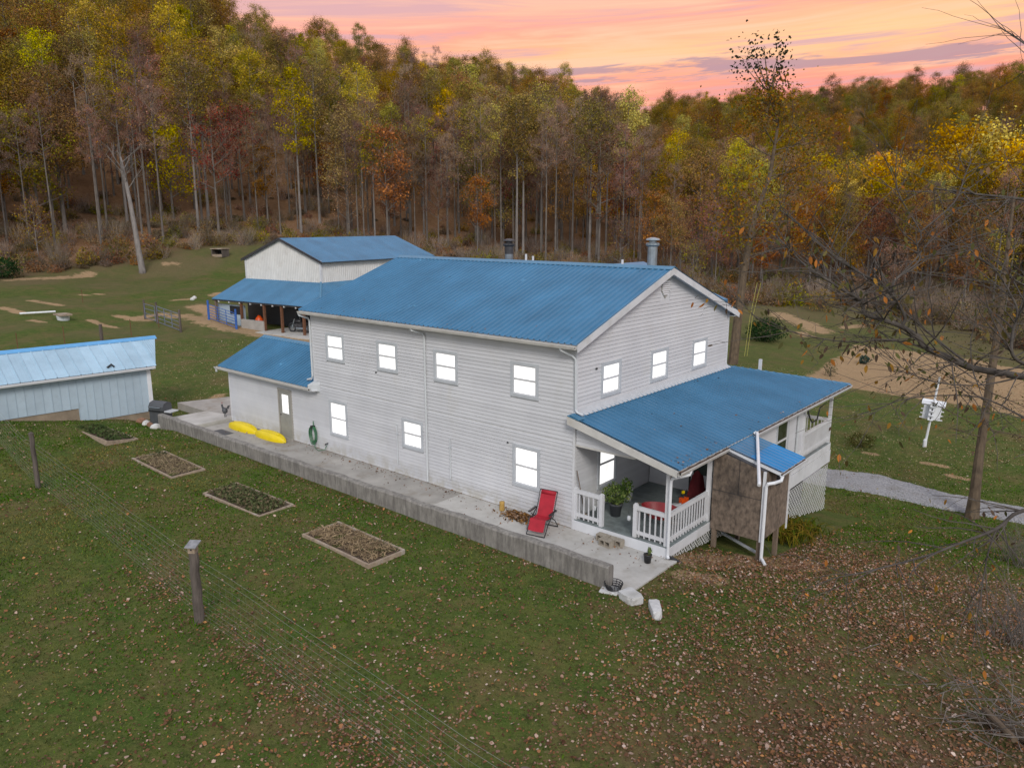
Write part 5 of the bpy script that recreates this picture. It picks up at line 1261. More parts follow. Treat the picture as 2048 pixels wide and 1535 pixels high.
def make_tree(seed, h, trunk_r, clear, cw, shape, pal, n_leaf, leaf, bare=0.0, bark='bark', lean=(0, 0)):
    """returns (trunk mesh, crown mesh). clear: bare trunk fraction; cw: crown half-width; shape 'oval'|'round'|'cone'"""
    rnd = random.Random(seed); r_ = np.random.default_rng(seed); b = MB(); tips = []
    n = 9; pts = []; rs_ = []
    for k in range(n+1):
        t = k/n; pts.append(Vector((lean[0]*t*h+.10*math.sin(t*5+seed)*t, lean[1]*t*h+.10*math.cos(t*4+seed)*t, -.5+t*(h*.92+.5)))); rs_.append(trunk_r*(1.15-1.0*t) if k else trunk_r*1.5)
    b.tube(pts, rs_, 8, False)
    nl = 13
    for k in range(nl):
        t = clear+(1-clear)*(k+.3)/nl*.95; i = min(int(t*n), n-1); p = pts[i].lerp(pts[i+1], t*n-i)
        u = (t-clear)/(1-clear)
        prof = {'oval': math.sin(PI*min(1, .18+.78*u))**.7, 'round': math.sin(PI*min(1, .28+.66*u))**.5, 'cone': 1-.75*u}[shape]
        a = k*2.4+rnd.uniform(-.4, .4); L = cw*prof*rnd.uniform(.75, 1.1)
        branch_tubes(b, p, (math.cos(a), math.sin(a), rnd.uniform(.35, .9)), L*1.1, rs_[i]*.5+.015, 1, rnd, tips, .6, 4, .3)
    tips.append((pts[-1], Vector((0, 0, 1))))
    tm = b.mesh('trunk'); tm.materials.append(MAT[bark])
    T = np.array([tuple(p) for p, d in tips]); pal = np.array(pal); V = []; Fq = []; Cc = []; o = 0
    if bare < 1:
        nc = len(T); m = int(n_leaf*(1-bare)); ci = r_.integers(0, nc, m)
        clump = r_.uniform(.55, 1.25, nc)*cw*.26
        ctr = T[ci]+r_.normal(size=(m, 3))*clump[ci][:, None]*np.array((1, 1, .8))
        cb = r_.uniform(.72, 1.2, nc)                                     # a clump's own tint: real leaf colour varies from bough to bough
        cp = r_.integers(0, len(pal), nc)
        mixm = r_.random(m) < .7
        col = np.where(mixm[:, None], pal[cp[ci]], pal[r_.integers(0, len(pal), m)])*(cb[ci]*r_.uniform(.75, 1.25, m))[:, None]
        v_, f_, c_ = leaves_mesh(ctr, r_.uniform(.7, 1.35, m)*leaf, col, .75, 0, (ctr-T[ci])*.8/clump[ci][:, None]+np.array((0, 0, .35))+r_.normal(size=(m, 3))*.55)
        V.append(v_); Fq.append(f_+o); Cc.append(c_); o += len(v_)
    if bare > 0:
        m = int(1500*bare+200); ci = r_.integers(0, len(T), m)
        s = T[ci]+r_.normal(size=(m, 3))*cw*.10; d = r_.normal(size=(m, 3))*.8; d[:, 2] += .8; d /= np.linalg.norm(d, axis=1)[:, None]
        L = r_.uniform(.5, 1.5, (m, 1))*cw*.26; e = s+d*L; w = np.cross(d, r_.normal(size=(m, 3))); w /= np.linalg.norm(w, axis=1)[:, None]; w *= .022
        mid = (s+e)/2+r_.normal(size=(m, 3))*.12
        v_ = np.stack([s-w, s+w, mid+w*.8, mid-w*.8, e+w*.4, e-w*.4], 1).reshape(-1, 3); k = np.arange(m)*6
        f_ = np.concatenate([np.stack([k, k+1, k+2, k+3], 1), np.stack([k+3, k+2, k+4, k+5], 1)])
        tw = np.array((.30, .20, .145))*r_.uniform(.6, 1.3, (m, 1)); V.append(v_); Fq.append(f_+o); Cc.append(np.repeat(tw, 6, 0)); o += len(v_)
    V = np.concatenate(V); Fq = np.concatenate(Fq); Cc = np.concatenate(Cc)
    cm = np_mesh('crown', V, Fq, MAT['leaf'], Cc)
    return tm, cm
YG = [(.40, .32, .030), (.50, .38, .030), (.28, .26, .030), (.56, .42, .045)]
GOLD = [(.66, .44, .025), (.74, .50, .035), (.58, .36, .025)]  # maple yellow, with warm sunlight on the crowns put into the colour
OAK = [(.27, .145, .038), (.34, .19, .045), (.20, .115, .034), (.36, .22, .04)]
OLIVE = [(.21, .185, .030), (.26, .21, .034), (.15, .135, .026), (.30, .21, .034)]
RUST = [(.33, .145, .036), (.40, .185, .042), (.26, .12, .036)]
MAR = [(.17, .052, .042), (.21, .07, .05), (.25, .10, .06)]
PINK = [(.42, .20, .13), (.50, .25, .16), (.33, .18, .12)]
SPEC = {
    'yellow_poplar': ('tall yellow-green poplar with a pale straight trunk in the hillside wood', [(3, 28, .20, .54, 2.7, 'oval', YG, 5200, .24, .12), (4, 26, .19, .50, 2.6, 'oval', YG, 4800, .24, .15), (5, 28, .21, .60, 3.0, 'round', YG+OLIVE, 4800, .24, .2)]),
    'brown_oak': ('broad brown-leaved oak in the hillside wood', [(13, 24, .28, .36, 4.4, 'round', OAK, 7000, .27, .1), (14, 23, .26, .38, 4.2, 'round', OAK+OLIVE, 6600, .27, .1)]),
    'olive_oak': ('dull olive-green oak in the hillside wood', [(23, 22, .26, .34, 4.2, 'round', OLIVE, 7000, .27, .05), (24, 18, .25, .25, 4.3, 'round', OLIVE+YG[2:3], 6400, .27, .05)]),
    'rusty_maple': ('rusty orange-brown maple in the hillside wood', [(33, 19, .18, .34, 3.0, 'oval', RUST+OAK[:1], 3300, .29, .2)]),
    'maroon_tree': ('dark maroon half-bare tree in the hillside wood', [(43, 20, .19, .38, 3.2, 'round', MAR, 2600, .28, .5)]),
    'golden_maple': ('bright golden-yellow maple in the hillside wood', [(53, 17, .20, .28, 3.6, 'oval', GOLD, 3600, .30, .05), (54, 14, .18, .25, 3.2, 'round', GOLD+YG[:1], 3300, .30, .05)]),
    'bare_tree': ('leafless grey-brown tree with a haze of fine twigs in the wood', [(63, 26, .17, .52, 2.5, 'oval', PINK, 700, .22, .7), (64, 23, .16, .50, 2.4, 'oval', OAK, 600, .22, .75), (65, 27, .17, .60, 2.3, 'oval', MAR+OAK, 700, .22, .7)]),
    'pinkish_tree': ('pinkish-brown thinly leaved tree at the foot of the hills', [(73, 18, .22, .25, 4.2, 'round', PINK, 2600, .26, .45)]),
    'sapling': ('slender understory tree with sparse yellow-brown leaves at the wood edge', [(83, 10, .10, .25, 2.3, 'oval', YG+OAK, 900, .24, .4), (84, 8, .09, .2, 2.2, 'round', OAK+RUST, 800, .24, .4)]),
}
PROTO = {k: [make_tree(*a, bark='barkp' if k in ('yellow_poplar', 'sapling') else 'bark') for a in v[1]] for k, v in SPEC.items()}
def put_tree(kind, var, x, y, s, rz, label=None, group='trees of the hillside wood', cat='tree', name=None, tilt=(0, 0), z=None):
    tm, cm = PROTO[kind][var % len(PROTO[kind])]
    t = thing(name or kind, label or SPEC[kind][0], cat, (x, y, (gzf(x, y) if z is None else z)), rz, group)
    t.scale = (s, s, s); t.rotation_euler = (tilt[0], tilt[1], rz)
    put('trunk', tm, t); put('crown', cm, t); return t
kinds = list(SPEC)
def mixw(px, r, edge):
    w = dict(yellow_poplar=.22, brown_oak=.16, olive_oak=.10, rusty_maple=.08, maroon_tree=.06, golden_maple=.03, bare_tree=.30, pinkish_tree=.02, sapling=.0)
    d = r-edge
    if d < 42: w.update(bare_tree=.62, yellow_poplar=.16, brown_oak=.07, rusty_maple=.10, maroon_tree=.10, olive_oak=.05)
    if px < 750 and d > 34: w.update(yellow_poplar=.60, olive_oak=.20, golden_maple=.08, bare_tree=.12, brown_oak=.16, rusty_maple=.08)  # more yellow kinds: sunlight on the hilltop put into leaf colour
    if px < 120: w.update(brown_oak=.3, olive_oak=.25, yellow_poplar=.12)
    if 700 < px < 1250 and d > 60: w.update(olive_oak=.30, brown_oak=.34, yellow_poplar=.14, bare_tree=.08)
    if 1150 < px < 1340 and 30 < d < 90: w.update(golden_maple=.28)
    if px > 1300: w.update(bare_tree=.34, pinkish_tree=.16, yellow_poplar=.08, brown_oak=.18, rusty_maple=.10)
    if px > 1640 and 24 < d < 85: w = dict(yellow_poplar=.30, brown_oak=.05, olive_oak=.0, rusty_maple=.06, maroon_tree=0, golden_maple=.60, bare_tree=.03, pinkish_tree=.10, sapling=0)  # golden kinds massed here: sunlit crowns put into leaf colour
    if r > 235 and px > 1200: w = dict(yellow_poplar=.03, brown_oak=.52, olive_oak=.40, rusty_maple=.02, maroon_tree=.02, golden_maple=.01, bare_tree=.0, pinkish_tree=0, sapling=0)
    if d < 4: w['sapling'] = .18
    return w
cands = []
rr = 78.0
while rr < 560:
    sp = np.interp(rr, [80, 130, 200, 300, 460], [4.5, 4.7, 5.6, 7.2, 8.6])
    na = int(1.62*rr/sp)
    for k in range(na):
        az = YAW-.81+1.62*(k+random.random())/na; r = rr+random.uniform(-.5, .5)*sp*1.1
        edge = float(forest_edge(az))
        if r < edge or (r-edge > 55 and random.random() < .22): continue
        px = 1024+math.tan(az-YAW)*F_PX/.978
        if r > (345 if px < 1150 else 550): continue
        if abs(px-262) < 34 and r < 124: continue
        x, y = CAM.x+math.sin(az)*r, CAM.y+math.cos(az)*r
        wts = mixw(px, r, edge); kd = random.choices(kinds, [wts[k2] for k2 in kinds])[0]
        s = random.uniform(.66, 1.12)
        if px > 1300 and r-edge < 24: s *= .62
        if px > 1640 and 24 < r-edge < 85: s *= {'yellow_poplar': .76, 'golden_maple': 1.22}.get(kd, .85)
        if 1300 < px <= 1640 and 24 < r-edge < 130: s *= .80
        if px > 1640 and 85 <= r-edge and r < 300: s *= .66
        if r > 195 and 480 < px <= 1300: s *= .74
        if r > 240 and px > 1250: s *= .80
        cands.append((r, px, x, y, kd, random.randrange(3), s, random.uniform(0, 6.28)))
    rr += sp*.95
cands.sort(key=lambda c_: c_[0])
vis = [c_ for c_ in cands if -60 < c_[1] < 2110]
near = vis[:285]; nearset = set(id(c_) for c_ in near); rest = [c_ for c_ in cands if id(c_) not in nearset]
print('TREES', len(cands), 'near', len(near), 'to r', near[-1][0])
for (r, px, x, y, kd, vr, s, rz) in near: put_tree(kd, vr, x, y, s, rz, group=kd.replace('_', ' ')+'s of the hillside wood')
# remaining, farther trees: one mass, instanced by geometry nodes
def instancer(name, pts, kinds_, scales, rots, meshes, label=None):
    me = bpy.data.meshes.new(name); me.vertices.add(len(pts)); me.vertices.foreach_set('co', np.asarray(pts, np.float32).ravel())
    for an, arr, ty in (('kd', kinds_, 'INT'), ('scl', scales, 'FLOAT'), ('rz', rots, 'FLOAT')):
        at_ = me.attributes.new(an, ty, 'POINT'); at_.data.foreach_set('value', np.asarray(arr, np.int32 if ty == 'INT' else np.float32))
    ng = bpy.data.node_groups.new(name, 'GeometryNodeTree')
    ng.interface.new_socket('Geometry', in_out='INPUT', socket_type='NodeSocketGeometry'); ng.interface.new_socket('Geometry', in_out='OUTPUT', socket_type='NodeSocketGeometry')
    N = ng.nodes; L = ng.links; gi = N.new('NodeGroupInput'); go = N.new('NodeGroupOutput'); jn = N.new('GeometryNodeJoinGeometry')
    def attr(an, ty):
        n = N.new('GeometryNodeInputNamedAttribute'); n.data_type = ty; n.inputs['Name'].default_value = an; return n.outputs[0]
    kd_, sc_, rz_ = attr('kd', 'INT'), attr('scl', 'FLOAT'), attr('rz', 'FLOAT')
    cx_ = N.new('ShaderNodeCombineXYZ'); L.new(rz_, cx_.inputs[2])
    for k, ms in enumerate(meshes):
        cmp = N.new('FunctionNodeCompare'); cmp.data_type = 'INT'; cmp.operation = 'EQUAL'; L.new(kd_, cmp.inputs[2]); cmp.inputs[3].default_value = k
        ob = bpy.data.objects.new(name+'_source', ms)
        oi = N.new('GeometryNodeObjectInfo'); oi.inputs[0].default_value = ob; oi.inputs['As Instance'].default_value = True
        ip = N.new('GeometryNodeInstanceOnPoints'); L.new(gi.outputs[0], ip.inputs['Points']); L.new(cmp.outputs[0], ip.inputs['Selection']); L.new(oi.outputs['Geometry'], ip.inputs['Instance'])
        L.new(cx_.outputs[0], ip.inputs['Rotation']); L.new(sc_, ip.inputs['Scale']); L.new(ip.outputs[0], jn.inputs[0])
    L.new(jn.outputs[0], go.inputs[0])
    o = put(name, me); md = o.modifiers.new('scatter', 'NODES'); md.node_group = ng
    stuff(o)
    return o
def joined(tm, cm):
    a = bpy.data.meshes.new('whole_tree'); va = np.empty(len(tm.vertices)*3, np.float32); tm.vertices.foreach_get('co', va); vb = np.empty(len(cm.vertices)*3, np.float32); cm.vertices.foreach_get('co', vb)
    fa = [tuple(p.vertices) for p in tm.polygons]; la = np.array([f for f in fa if len(f) == 4], np.int32); nb = len(cm.polygons)
    lb = np.empty(nb*4, np.int32); cm.loops.foreach_get('vertex_index', lb); lb = lb.reshape(-1, 4)+len(va)//3
    V = np.concatenate([va.reshape(-1, 3), vb.reshape(-1, 3)]); Fq = np.concatenate([la, lb])
    cb = np.empty(len(vb)//3*4, np.float32); cm.color_attributes['Col'].data.foreach_get('color', cb)
    cols = np.concatenate([np.full((len(va)//3, 3), .2, np.float32), cb.reshape(-1, 4)[:, :3]])
    me = np_mesh('whole_tree', V, Fq, [MAT['leaf'], tm.materials[0]], cols)
    mi = np.zeros(len(Fq), np.int32); mi[:len(la)] = 1; me.polygons.foreach_set('material_index', mi); return me
JM = []; JI = {}
for k in kinds:
    for v_, (tm, cm) in enumerate(PROTO[k]): JI[(k, v_)] = len(JM); JM.append(joined(tm, cm))
fw = instancer('far_woodland', [(x, y, gzf(x, y)) for r, px, x, y, kd, vr, s, rz in rest], [JI[(kd, vr % len(PROTO[kd]))] for r, px, x, y, kd, vr, s, rz in rest],
               [c_[6] for c_ in rest], [c_[7] for c_ in rest], JM)
tag(fw, 'dense autumn woodland covering the hills behind the nearer trees', 'woodland')
# undergrowth along the wood edge
def bush_mesh(seed, pal, n=420, w=1.0, h=1.0, leaf=.2, twig=.5):
    r_ = np.random.default_rng(seed); d = r_.normal(size=(n, 3)); d /= np.linalg.norm(d, axis=1)[:, None]; q = d*(.35+.65*r_.random((n, 1))**.5)*np.array((w, w, h*.75))*(1+.3*np.sin(d[:, :1]*4+seed)); q[:, 2] = np.abs(q[:, 2]+h*.4)
    pal = np.array(pal); c_ = pal[r_.integers(0, len(pal), n)]*r_.uniform(.6, 1.25, (n, 1)); v_, f_, cc = leaves_mesh(q, r_.uniform(.7, 1.3, n)*leaf, c_, .6)
    m = int(90*twig); s = r_.normal(size=(m, 3))*np.array((.25, .25, 0))*w; e = s+np.stack([r_.normal(size=m)*w*.6, r_.normal(size=m)*w*.6, r_.uniform(.6, 1.5, m)*h], 1); wv = np.cross(e-s, r_.normal(size=(m, 3))); wv = wv/np.linalg.norm(wv, axis=1)[:, None]*.012
    v2 = np.stack([s-wv, s+wv, e+wv*.4, e-wv*.4], 1).reshape(-1, 3); f2 = np.arange(4*m).reshape(m, 4)+len(v_); c2 = np.repeat(np.array((.30, .24, .19))*r_.uniform(.6, 1.3, (m, 1)), 4, 0)
    return np_mesh('bush', np.concatenate([v_, v2]), np.concatenate([f_, f2]), MAT['leaf'], np.concatenate([cc, c2]))
BM_ = [bush_mesh(1, [(.30, .18, .075), (.34, .15, .05), (.24, .16, .07)], 380, 1.2, 1.1), bush_mesh(2, OLIVE+YG[2:3], 380, 1.3, 1.2), bush_mesh(3, OAK, 120, 1.1, 1.5, .16, 2.0), bush_mesh(4, [(.20, .15, .08), (.16, .12, .07)], 300, 1.0, .7, .22, 1.5)]
bp, bk, bsz, brz = [], [], [], []
for k in range(1500):
    az = random.uniform(YAW-.78, YAW+.78); e = float(forest_edge(az)); r = e-6+abs(random.gauss(0, 1))*18
    x, y = CAM.x+math.sin(az)*r, CAM.y+math.cos(az)*r; bp.append((x, y, gzf(x, y)-.1)); bk.append(random.choices((0, 1, 2, 3), (.3, .2, .3, .3))[0]); bsz.append(random.uniform(.5, 1.5)); brz.append(random.uniform(0, 6.3))
ug = instancer('undergrowth', bp, bk, bsz, brz, BM_); tag(ug, 'tangled brown undergrowth along the foot of the wood', 'undergrowth')

# ---- trees that stand out
q = onground(285, 545)
t = thing('dead_tree', 'pale leaning dead tree trunk standing alone at the pasture edge', 'tree', q)
top = Vector(at(243, 315, (q-CAM).dot(_f)*1.0))-q; b = MB()
pts = [Vector((0, 0, -.4)), Vector((0, 0, .3))]+[top*k+Vector((.35*math.sin(k*4)*k, 0, 0)) for k in (.2, .4, .6, .8, 1.0)]
b.tube(pts, [.55, .42, .36, .32, .27, .22, .14], 9); b.build('trunk', 'barkp', t, True)
b2 = MB(); tp_ = []; rnd = random.Random(5)
for k in range(9): branch_tubes(b2, top*(.72+.03*k), (rnd.uniform(-1, 1), rnd.uniform(-1, 1), .8), rnd.uniform(2, 4), .07, 1, rnd, tp_, .6)
b2.build('branches', 'barkp', t)
# tall tree behind the porch end
q = onground(1465, 728)
dep = (q-CAM).dot(_f)
t = thing('tall_tree', 'tall thin-crowned tree rising behind the porch corner of the house', 'tree', q)
path = [at(px, py, dep) for px, py in ((1465, 728), (1475, 640), (1488, 540), (1505, 450), (1540, 350), (1556, 250), (1535, 160), (1528, 95))]
loc_ = [p-q for p in path]; b = MB(); loc_[0].z -= .5
b.tube(loc_, [.40, .34, .29, .22, .16, .10, .06, .02], 9, False); rnd = random.Random(9); tips = []
for k in range(26):
    i = rnd.choice((2, 3, 3, 4, 4, 5)); s = loc_[i].lerp(loc_[i+1], rnd.random()); a = rnd.uniform(0, 6.28)
    branch_tubes(b, s, (math.cos(a), math.sin(a), rnd.uniform(.2, .9)), rnd.uniform(2.2, 4.6)*(1.1 if i < 5 else .6), .06, 1, rnd, tips, .6)
top_t = []
for px, py in ((1510, 100), (1520, 130), (1500, 125), (1560, 100), (1565, 130), (1550, 155), (1480, 120), (1545, 175), (1535, 180)):
    e = at(px, py, dep+rnd.uniform(-1, 1))-q; b.tube([loc_[6].lerp(loc_[5], .4), (loc_[6]+e)/2+Vector((0, 0, -.5)), e], [.06, .04, .012], 4, False); top_t.append(e)
b.build('trunk', 'barkb', t)
T = np.array([tuple(p) for p, d in tips]); n = 5200; ctr = T[rng.integers(0, len(T), n)]+rng.normal(size=(n, 3))*.75
TT = np.array([tuple(p) for p in top_t]); ctr2 = TT[rng.integers(0, len(TT), 520)]+rng.normal(size=(520, 3))*np.array((.45, .45, .75))
pal = np.array(OAK+OLIVE+[(.16, .13, .07)]); c1 = pal[rng.integers(0, len(pal), n)]*rng.uniform(.7, 1.3, (n, 1)); c2 = np.array((.05, .055, .035))*rng.uniform(.7, 1.3, (520, 1))
v_, f_, c_ = leaves_mesh(np.concatenate([ctr, ctr2]), np.concatenate([rng.uniform(.14, .28, n), rng.uniform(.16, .34, 520)]), np.concatenate([c1, c2]), .7); put('crown', np_mesh('crown', v_, f_, MAT['leaf'], c_), t)
# mid tree at the drive
q = onground(1944, 1035); dep = (q-CAM).dot(_f)
t = thing('driveway_tree', 'slim rough-barked tree with sparse twigs beside the gravel driveway', 'tree', q)
loc_ = [at(px, py, dep)-q for px, py in ((1944, 1035), (1950, 985), (1960, 900), (1975, 800), (1990, 700), (2002, 620), (2015, 500), (2030, 380))]; loc_[0].z -= .4
b = MB(); b.tube(loc_, [.30, .20, .165, .155, .14, .11, .08, .04], 9, False); rnd = random.Random(21); tips = []
for k in range(30):
    i = rnd.choice((1, 2, 2, 3, 3, 4, 4, 5, 5, 6)); s = loc_[i].lerp(loc_[min(i+1, 7)], rnd.random()); a = rnd.uniform(0, 6.28)
    branch_tubes(b, s, (math.cos(a), math.sin(a), rnd.uniform(-.1, .7)), rnd.uniform(1.3, 3.0), .028, 2 if k % 3 == 0 else 1, rnd, tips, .62, 4, .15)
b.build('trunk', 'barkb', t)
T = np.array([tuple(p) for p, d in tips]); n = 2600; ctr = T[rng.integers(0, len(T), n)]+rng.normal(size=(n, 3))*.40
pal = np.array([(.075, .085, .03), (.11, .10, .035), (.17, .12, .03), (.06, .055, .03), (.13, .085, .04)]); v_, f_, c_ = leaves_mesh(ctr, rng.uniform(.07, .14, n), pal[rng.integers(0, 5, n)]*rng.uniform(.7, 1.3, (n, 1)), .5); put('crown', np_mesh('crown', v_, f_, MAT['leaf'], c_), t)

# ---- near tree, trunk outside the frame, boughs reaching in from the right
DN = 6.6
tb_ = at(2330, 1500, DN); base = Vector((tb_.x, tb_.y, 0)); base.z = gzf(base.x, base.y)
nt = thing('near_tree', 'dark-barked tree whose sparse leafy boughs reach in beside the driveway tree', 'tree', base)
L_ = lambda px, py, d: at(px, py, d)-base
b = MB()
trunk = [Vector((0, 0, -.5)), Vector((.02, 0, 1.5)), Vector((0, .05, 4)), L_(2320, 860, DN), L_(2310, 560, DN), L_(2330, 200, DN), L_(2340, -250, DN)]
b.tube(trunk, [.30, .24, .21, .19, .15, .11, .05], 10); b.build('trunk', 'barkd', nt)
BR = [  # (points px,py,depth), start radius, end radius
    ([(2315, 830, 6.6), (2180, 780, 6.5), (2046, 753, 6.4), (1945, 735, 6.3), (1903, 717, 6.25), (1850, 694, 6.2), (1835, 673, 6.2), (1802, 652, 6.15), (1767, 640, 6.1), (1731, 628, 6.1), (1725, 610, 6.1), (1712, 594, 6.05), (1678, 575, 6), (1629, 542, 6), (1600, 521, 6), (1552, 470, 6)], .058, .006),
    ([(1802, 652, 6.15), (1810, 634, 6.12), (1787, 594, 6.1), (1756, 565, 6.1), (1714, 542, 6.1), (1659, 503, 6.1), (1600, 451, 6.1), (1560, 420, 6.1)], .026, .004),
    ([(1787, 594, 6.1), (1790, 560, 6.1), (1838, 522, 6.15), (1834, 490, 6.15), (1841, 464, 6.2), (1795, 380, 6.2), (1794, 291, 6.2)], .018, .003),
    ([(1841, 464, 6.2), (1908, 405, 6.2), (1930, 350, 6.2), (1940, 327, 6.2)], .012, .003),
    ([(1945, 735, 6.3), (1870, 676, 6.5), (1808, 624, 6.6), (1760, 590, 6.7)], .018, .005),
    ([(2330, 480, 6.6), (2180, 430, 6.8), (2048, 399, 7), (1950, 388, 7), (1867, 376, 7)], .035, .006),
    ([(2180, 780, 6.5), (2080, 740, 6.2), (2028, 714, 6.0), (2025, 670, 6.0), (2035, 625, 6.0), (2022, 590, 6.0), (1990, 540, 6), (1940, 500, 6)], .03, .004),
    ([(2035, 625, 6.0), (2060, 600, 6), (2075, 540, 6)], .016, .006),
    ([(1850, 694, 6.2), (1780, 680, 6.3), (1700, 684, 6.3), (1600, 668, 6.35), (1520, 640, 6.4), (1480, 600, 6.4)], .012, .003),
    ([(1838, 522, 6.15), (1900, 490, 6.2), (1960, 470, 6.3), (2010, 455, 6.3)], .008, .002),
    ([(2320, 1000, 6.6), (2180, 1010, 6.4), (2045, 1021, 6.2), (1993, 1057, 6.2), (1906, 1091, 6.1), (1853, 1111, 6.1), (1731, 1143, 6), (1676, 1153, 6)], .035, .004),
    ([(1993, 1057, 6.2), (1975, 1110, 6.2), (1960, 1200, 6.2), (1945, 1290, 6.2)], .014, .003),
    ([(2310, 700, 6.6), (2150, 620, 6.8), (2030, 560, 7), (1930, 500, 7), (1860, 470, 7.1)], .022, .004),
    ([(2330, 230, 6.6), (2200, 180, 6.8), (2100, 130, 7), (2040, 80, 7), (2008, 60, 7)], .02, .003),
    ([(2320, 860, 6.6), (2200, 880, 6.5), (2080, 850, 6.4), (1980, 800, 6.4), (1900, 790, 6.4), (1800, 800, 6.4), (1740, 830, 6.4)], .018, .003),
    ([(2046, 753, 6.4), (1960, 770, 6.3), (1880, 765, 6.3), (1820, 745, 6.3), (1750, 690, 6.3), (1690, 660, 6.3)], .012, .002)]
bb = MB(); rnd = random.Random(31); tw = MB(); leafp = []
for pts, r0, r1 in BR:
    P = [L_(*p) for p in pts]; n = len(P); r0 *= .64
    # smooth
    Q = []
    for i in range(n-1):
        p0, p1, p2, p3 = P[max(i-1, 0)], P[i], P[i+1], P[min(i+2, n-1)]
        for k in range(4):
            t_ = k/4; Q.append(.5*((2*p1)+(p2-p0)*t_+(2*p0-5*p1+4*p2-p3)*t_*t_+(3*p1-p0-3*p2+p3)*t_**3))
    Q.append(P[-1]); R_ = [r0+(r1-r0)*(i/(len(Q)-1))**.8 for i in range(len(Q))]
    bb.tube(Q, R_, 7, False)
    for k in range(int(len(Q)*1.15)):
        i = rnd.randrange(len(Q)//5, len(Q)); s = Q[i]; dr__ = (Q[min(i+1, len(Q)-1)]-Q[max(i-1, 0)]).normalized()
        v_ = (dr__*.7+Vector((rnd.uniform(-1, 1), rnd.uniform(-1, 1), rnd.uniform(-.7, .6)))).normalized(); L = rnd.uniform(.25, .85)
        pts_ = [s]; cur = s.copy()
        for j in range(5): v_ = (v_+Vector((rnd.uniform(-1, 1), rnd.uniform(-1, 1), rnd.uniform(-1, .8)))*.2).normalized(); cur = cur+v_*L/5; pts_.append(cur.copy())
        tw.tube(pts_, [min(.006, R_[i]*.6)*(1-.15*j)+.0008 for j in range(6)], 4, False)
        for j in range(1, 6):
            if pts[0][1] == 230: break
            if rnd.random() < .36: leafp.append(pts_[j]+Vector((rnd.uniform(-.02, .02), rnd.uniform(-.02, .02), -.03)))
            if rnd.random() < .35:
                e = pts_[j]+Vector((rnd.uniform(-1, 1), rnd.uniform(-1, 1), rnd.uniform(-.8, .6)))*.22; tw.tube([pts_[j], (pts_[j]+e)/2+Vector((0, 0, .01)), e], [.0022, .0016, .0008], 3, False)
                if rnd.random() < .45: leafp.append(e+Vector((0, 0, -.03)))
stuff(bb.build('boughs', 'barkd', nt, True)); stuff(tw.build('twigs', 'barkd', nt))
def leaf_blades(P, size, cols):
    n = len(P); P = np.array([tuple(p) for p in P]); d = rng.normal(size=(n, 3))*.55; d[:, 2] -= 1.0; d /= np.linalg.norm(d, axis=1)[:, None]; e = np.cross(d, rng.normal(size=(n, 3))); e /= np.linalg.norm(e, axis=1)[:, None]; nn = np.cross(d, e); L = size[:, None]
    st = [(0, 0), (.3, .22), (.62, .20), (1, 0)]
    v_ = np.stack([P, P+d*L*.3+e*L*.2+nn*L*.05, P+d*L*.65+e*L*.18+nn*L*.05, P+d*L, P+d*L*.65-e*L*.18+nn*L*.05, P+d*L*.3-e*L*.2+nn*L*.05], 1).reshape(-1, 3)
    k = np.arange(n)*6; f_ = np.concatenate([np.stack([k, k+1, k+2, k+3], 1), np.stack([k, k+3, k+4, k+5], 1)]); return v_, f_, np.repeat(cols, 6, 0)
n = len(leafp); pal = np.array([(.08, .09, .032), (.12, .11, .03), (.26, .17, .02), (.38, .19, .025), (.09, .07, .045), (.15, .105, .05)]); pc = pal[rng.choice(6, n, p=(.24, .20, .14, .12, .18, .12))]*rng.uniform(.7, 1.3, (n, 1))
v_, f_, c_ = leaf_blades(leafp, rng.uniform(.035, .08, n), pc); stuff(put('leaves', np_mesh('leaves', v_, f_, MAT['leaf'], c_), nt))
print('near leaves', n)

# ---- shrubs and garden plants
def bush(px, py, w, h, pal, n, leaf, name, label, cat='shrub', group=None, depth=None):
    q = onground(px, py); t = thing(name, label, cat, q, random.uniform(0, 6), group)
    foliage(t, (0, 0, h*.5), (w, w, h*.55), n, leaf, pal, 'foliage', 'green', shell=.55); MB().tube([(0, 0, -.2), (.03, 0, h*.6)], [.06, .03], 6).build('stem', 'barkd', t); return t
DG = [(.018, .062, .018), (.03, .085, .022), (.012, .045, .014)]
bush(1530, 682, 1.7, 2.1, DG, 2600, .22, 'evergreen_shrub', 'round dark green shrub on the slope behind the porch roof')
bush(4, 556, 2.2, 2.4, DG, 1400, .3, 'evergreen_shrub', 'dense dark green bush at the far edge of the pasture above the shed')
bush(1722, 893, .75, .7, [(.09, .075, .03), (.12, .10, .04), (.07, .075, .025)], 700, .11, 'dry_shrub', 'low brownish bush on the lawn between house and martin house')
bush(1728, 727, .45, .7, [(.04, .075, .06), (.06, .10, .08)], 260, .22, 'yucca_plant', 'small blue-green yucca growing in the bare soil plot', 'plant')
bush(1660, 752, .45, 1.3, [(.10, .10, .045), (.14, .13, .06)], 320, .13, 'young_shrub', 'thin young shrub at the corner of the bare soil plot')
bush(1895, 640, 2.2, 1.6, OAK+OLIVE, 600, .25, 'field_shrub', 'straggly brown shrub in the field beyond the soil plot')
bush(1640, 622, 2.0, 2.4, OAK+OLIVE, 700, .25, 'field_shrub', 'brown and olive bush on the bank behind the dark green shrub')
bush(1745, 655, 1.4, .9, [(.10, .09, .05), (.15, .12, .07)], 400, .2, 'field_shrub', 'low grey-brown brush heap in the field behind the soil plot')
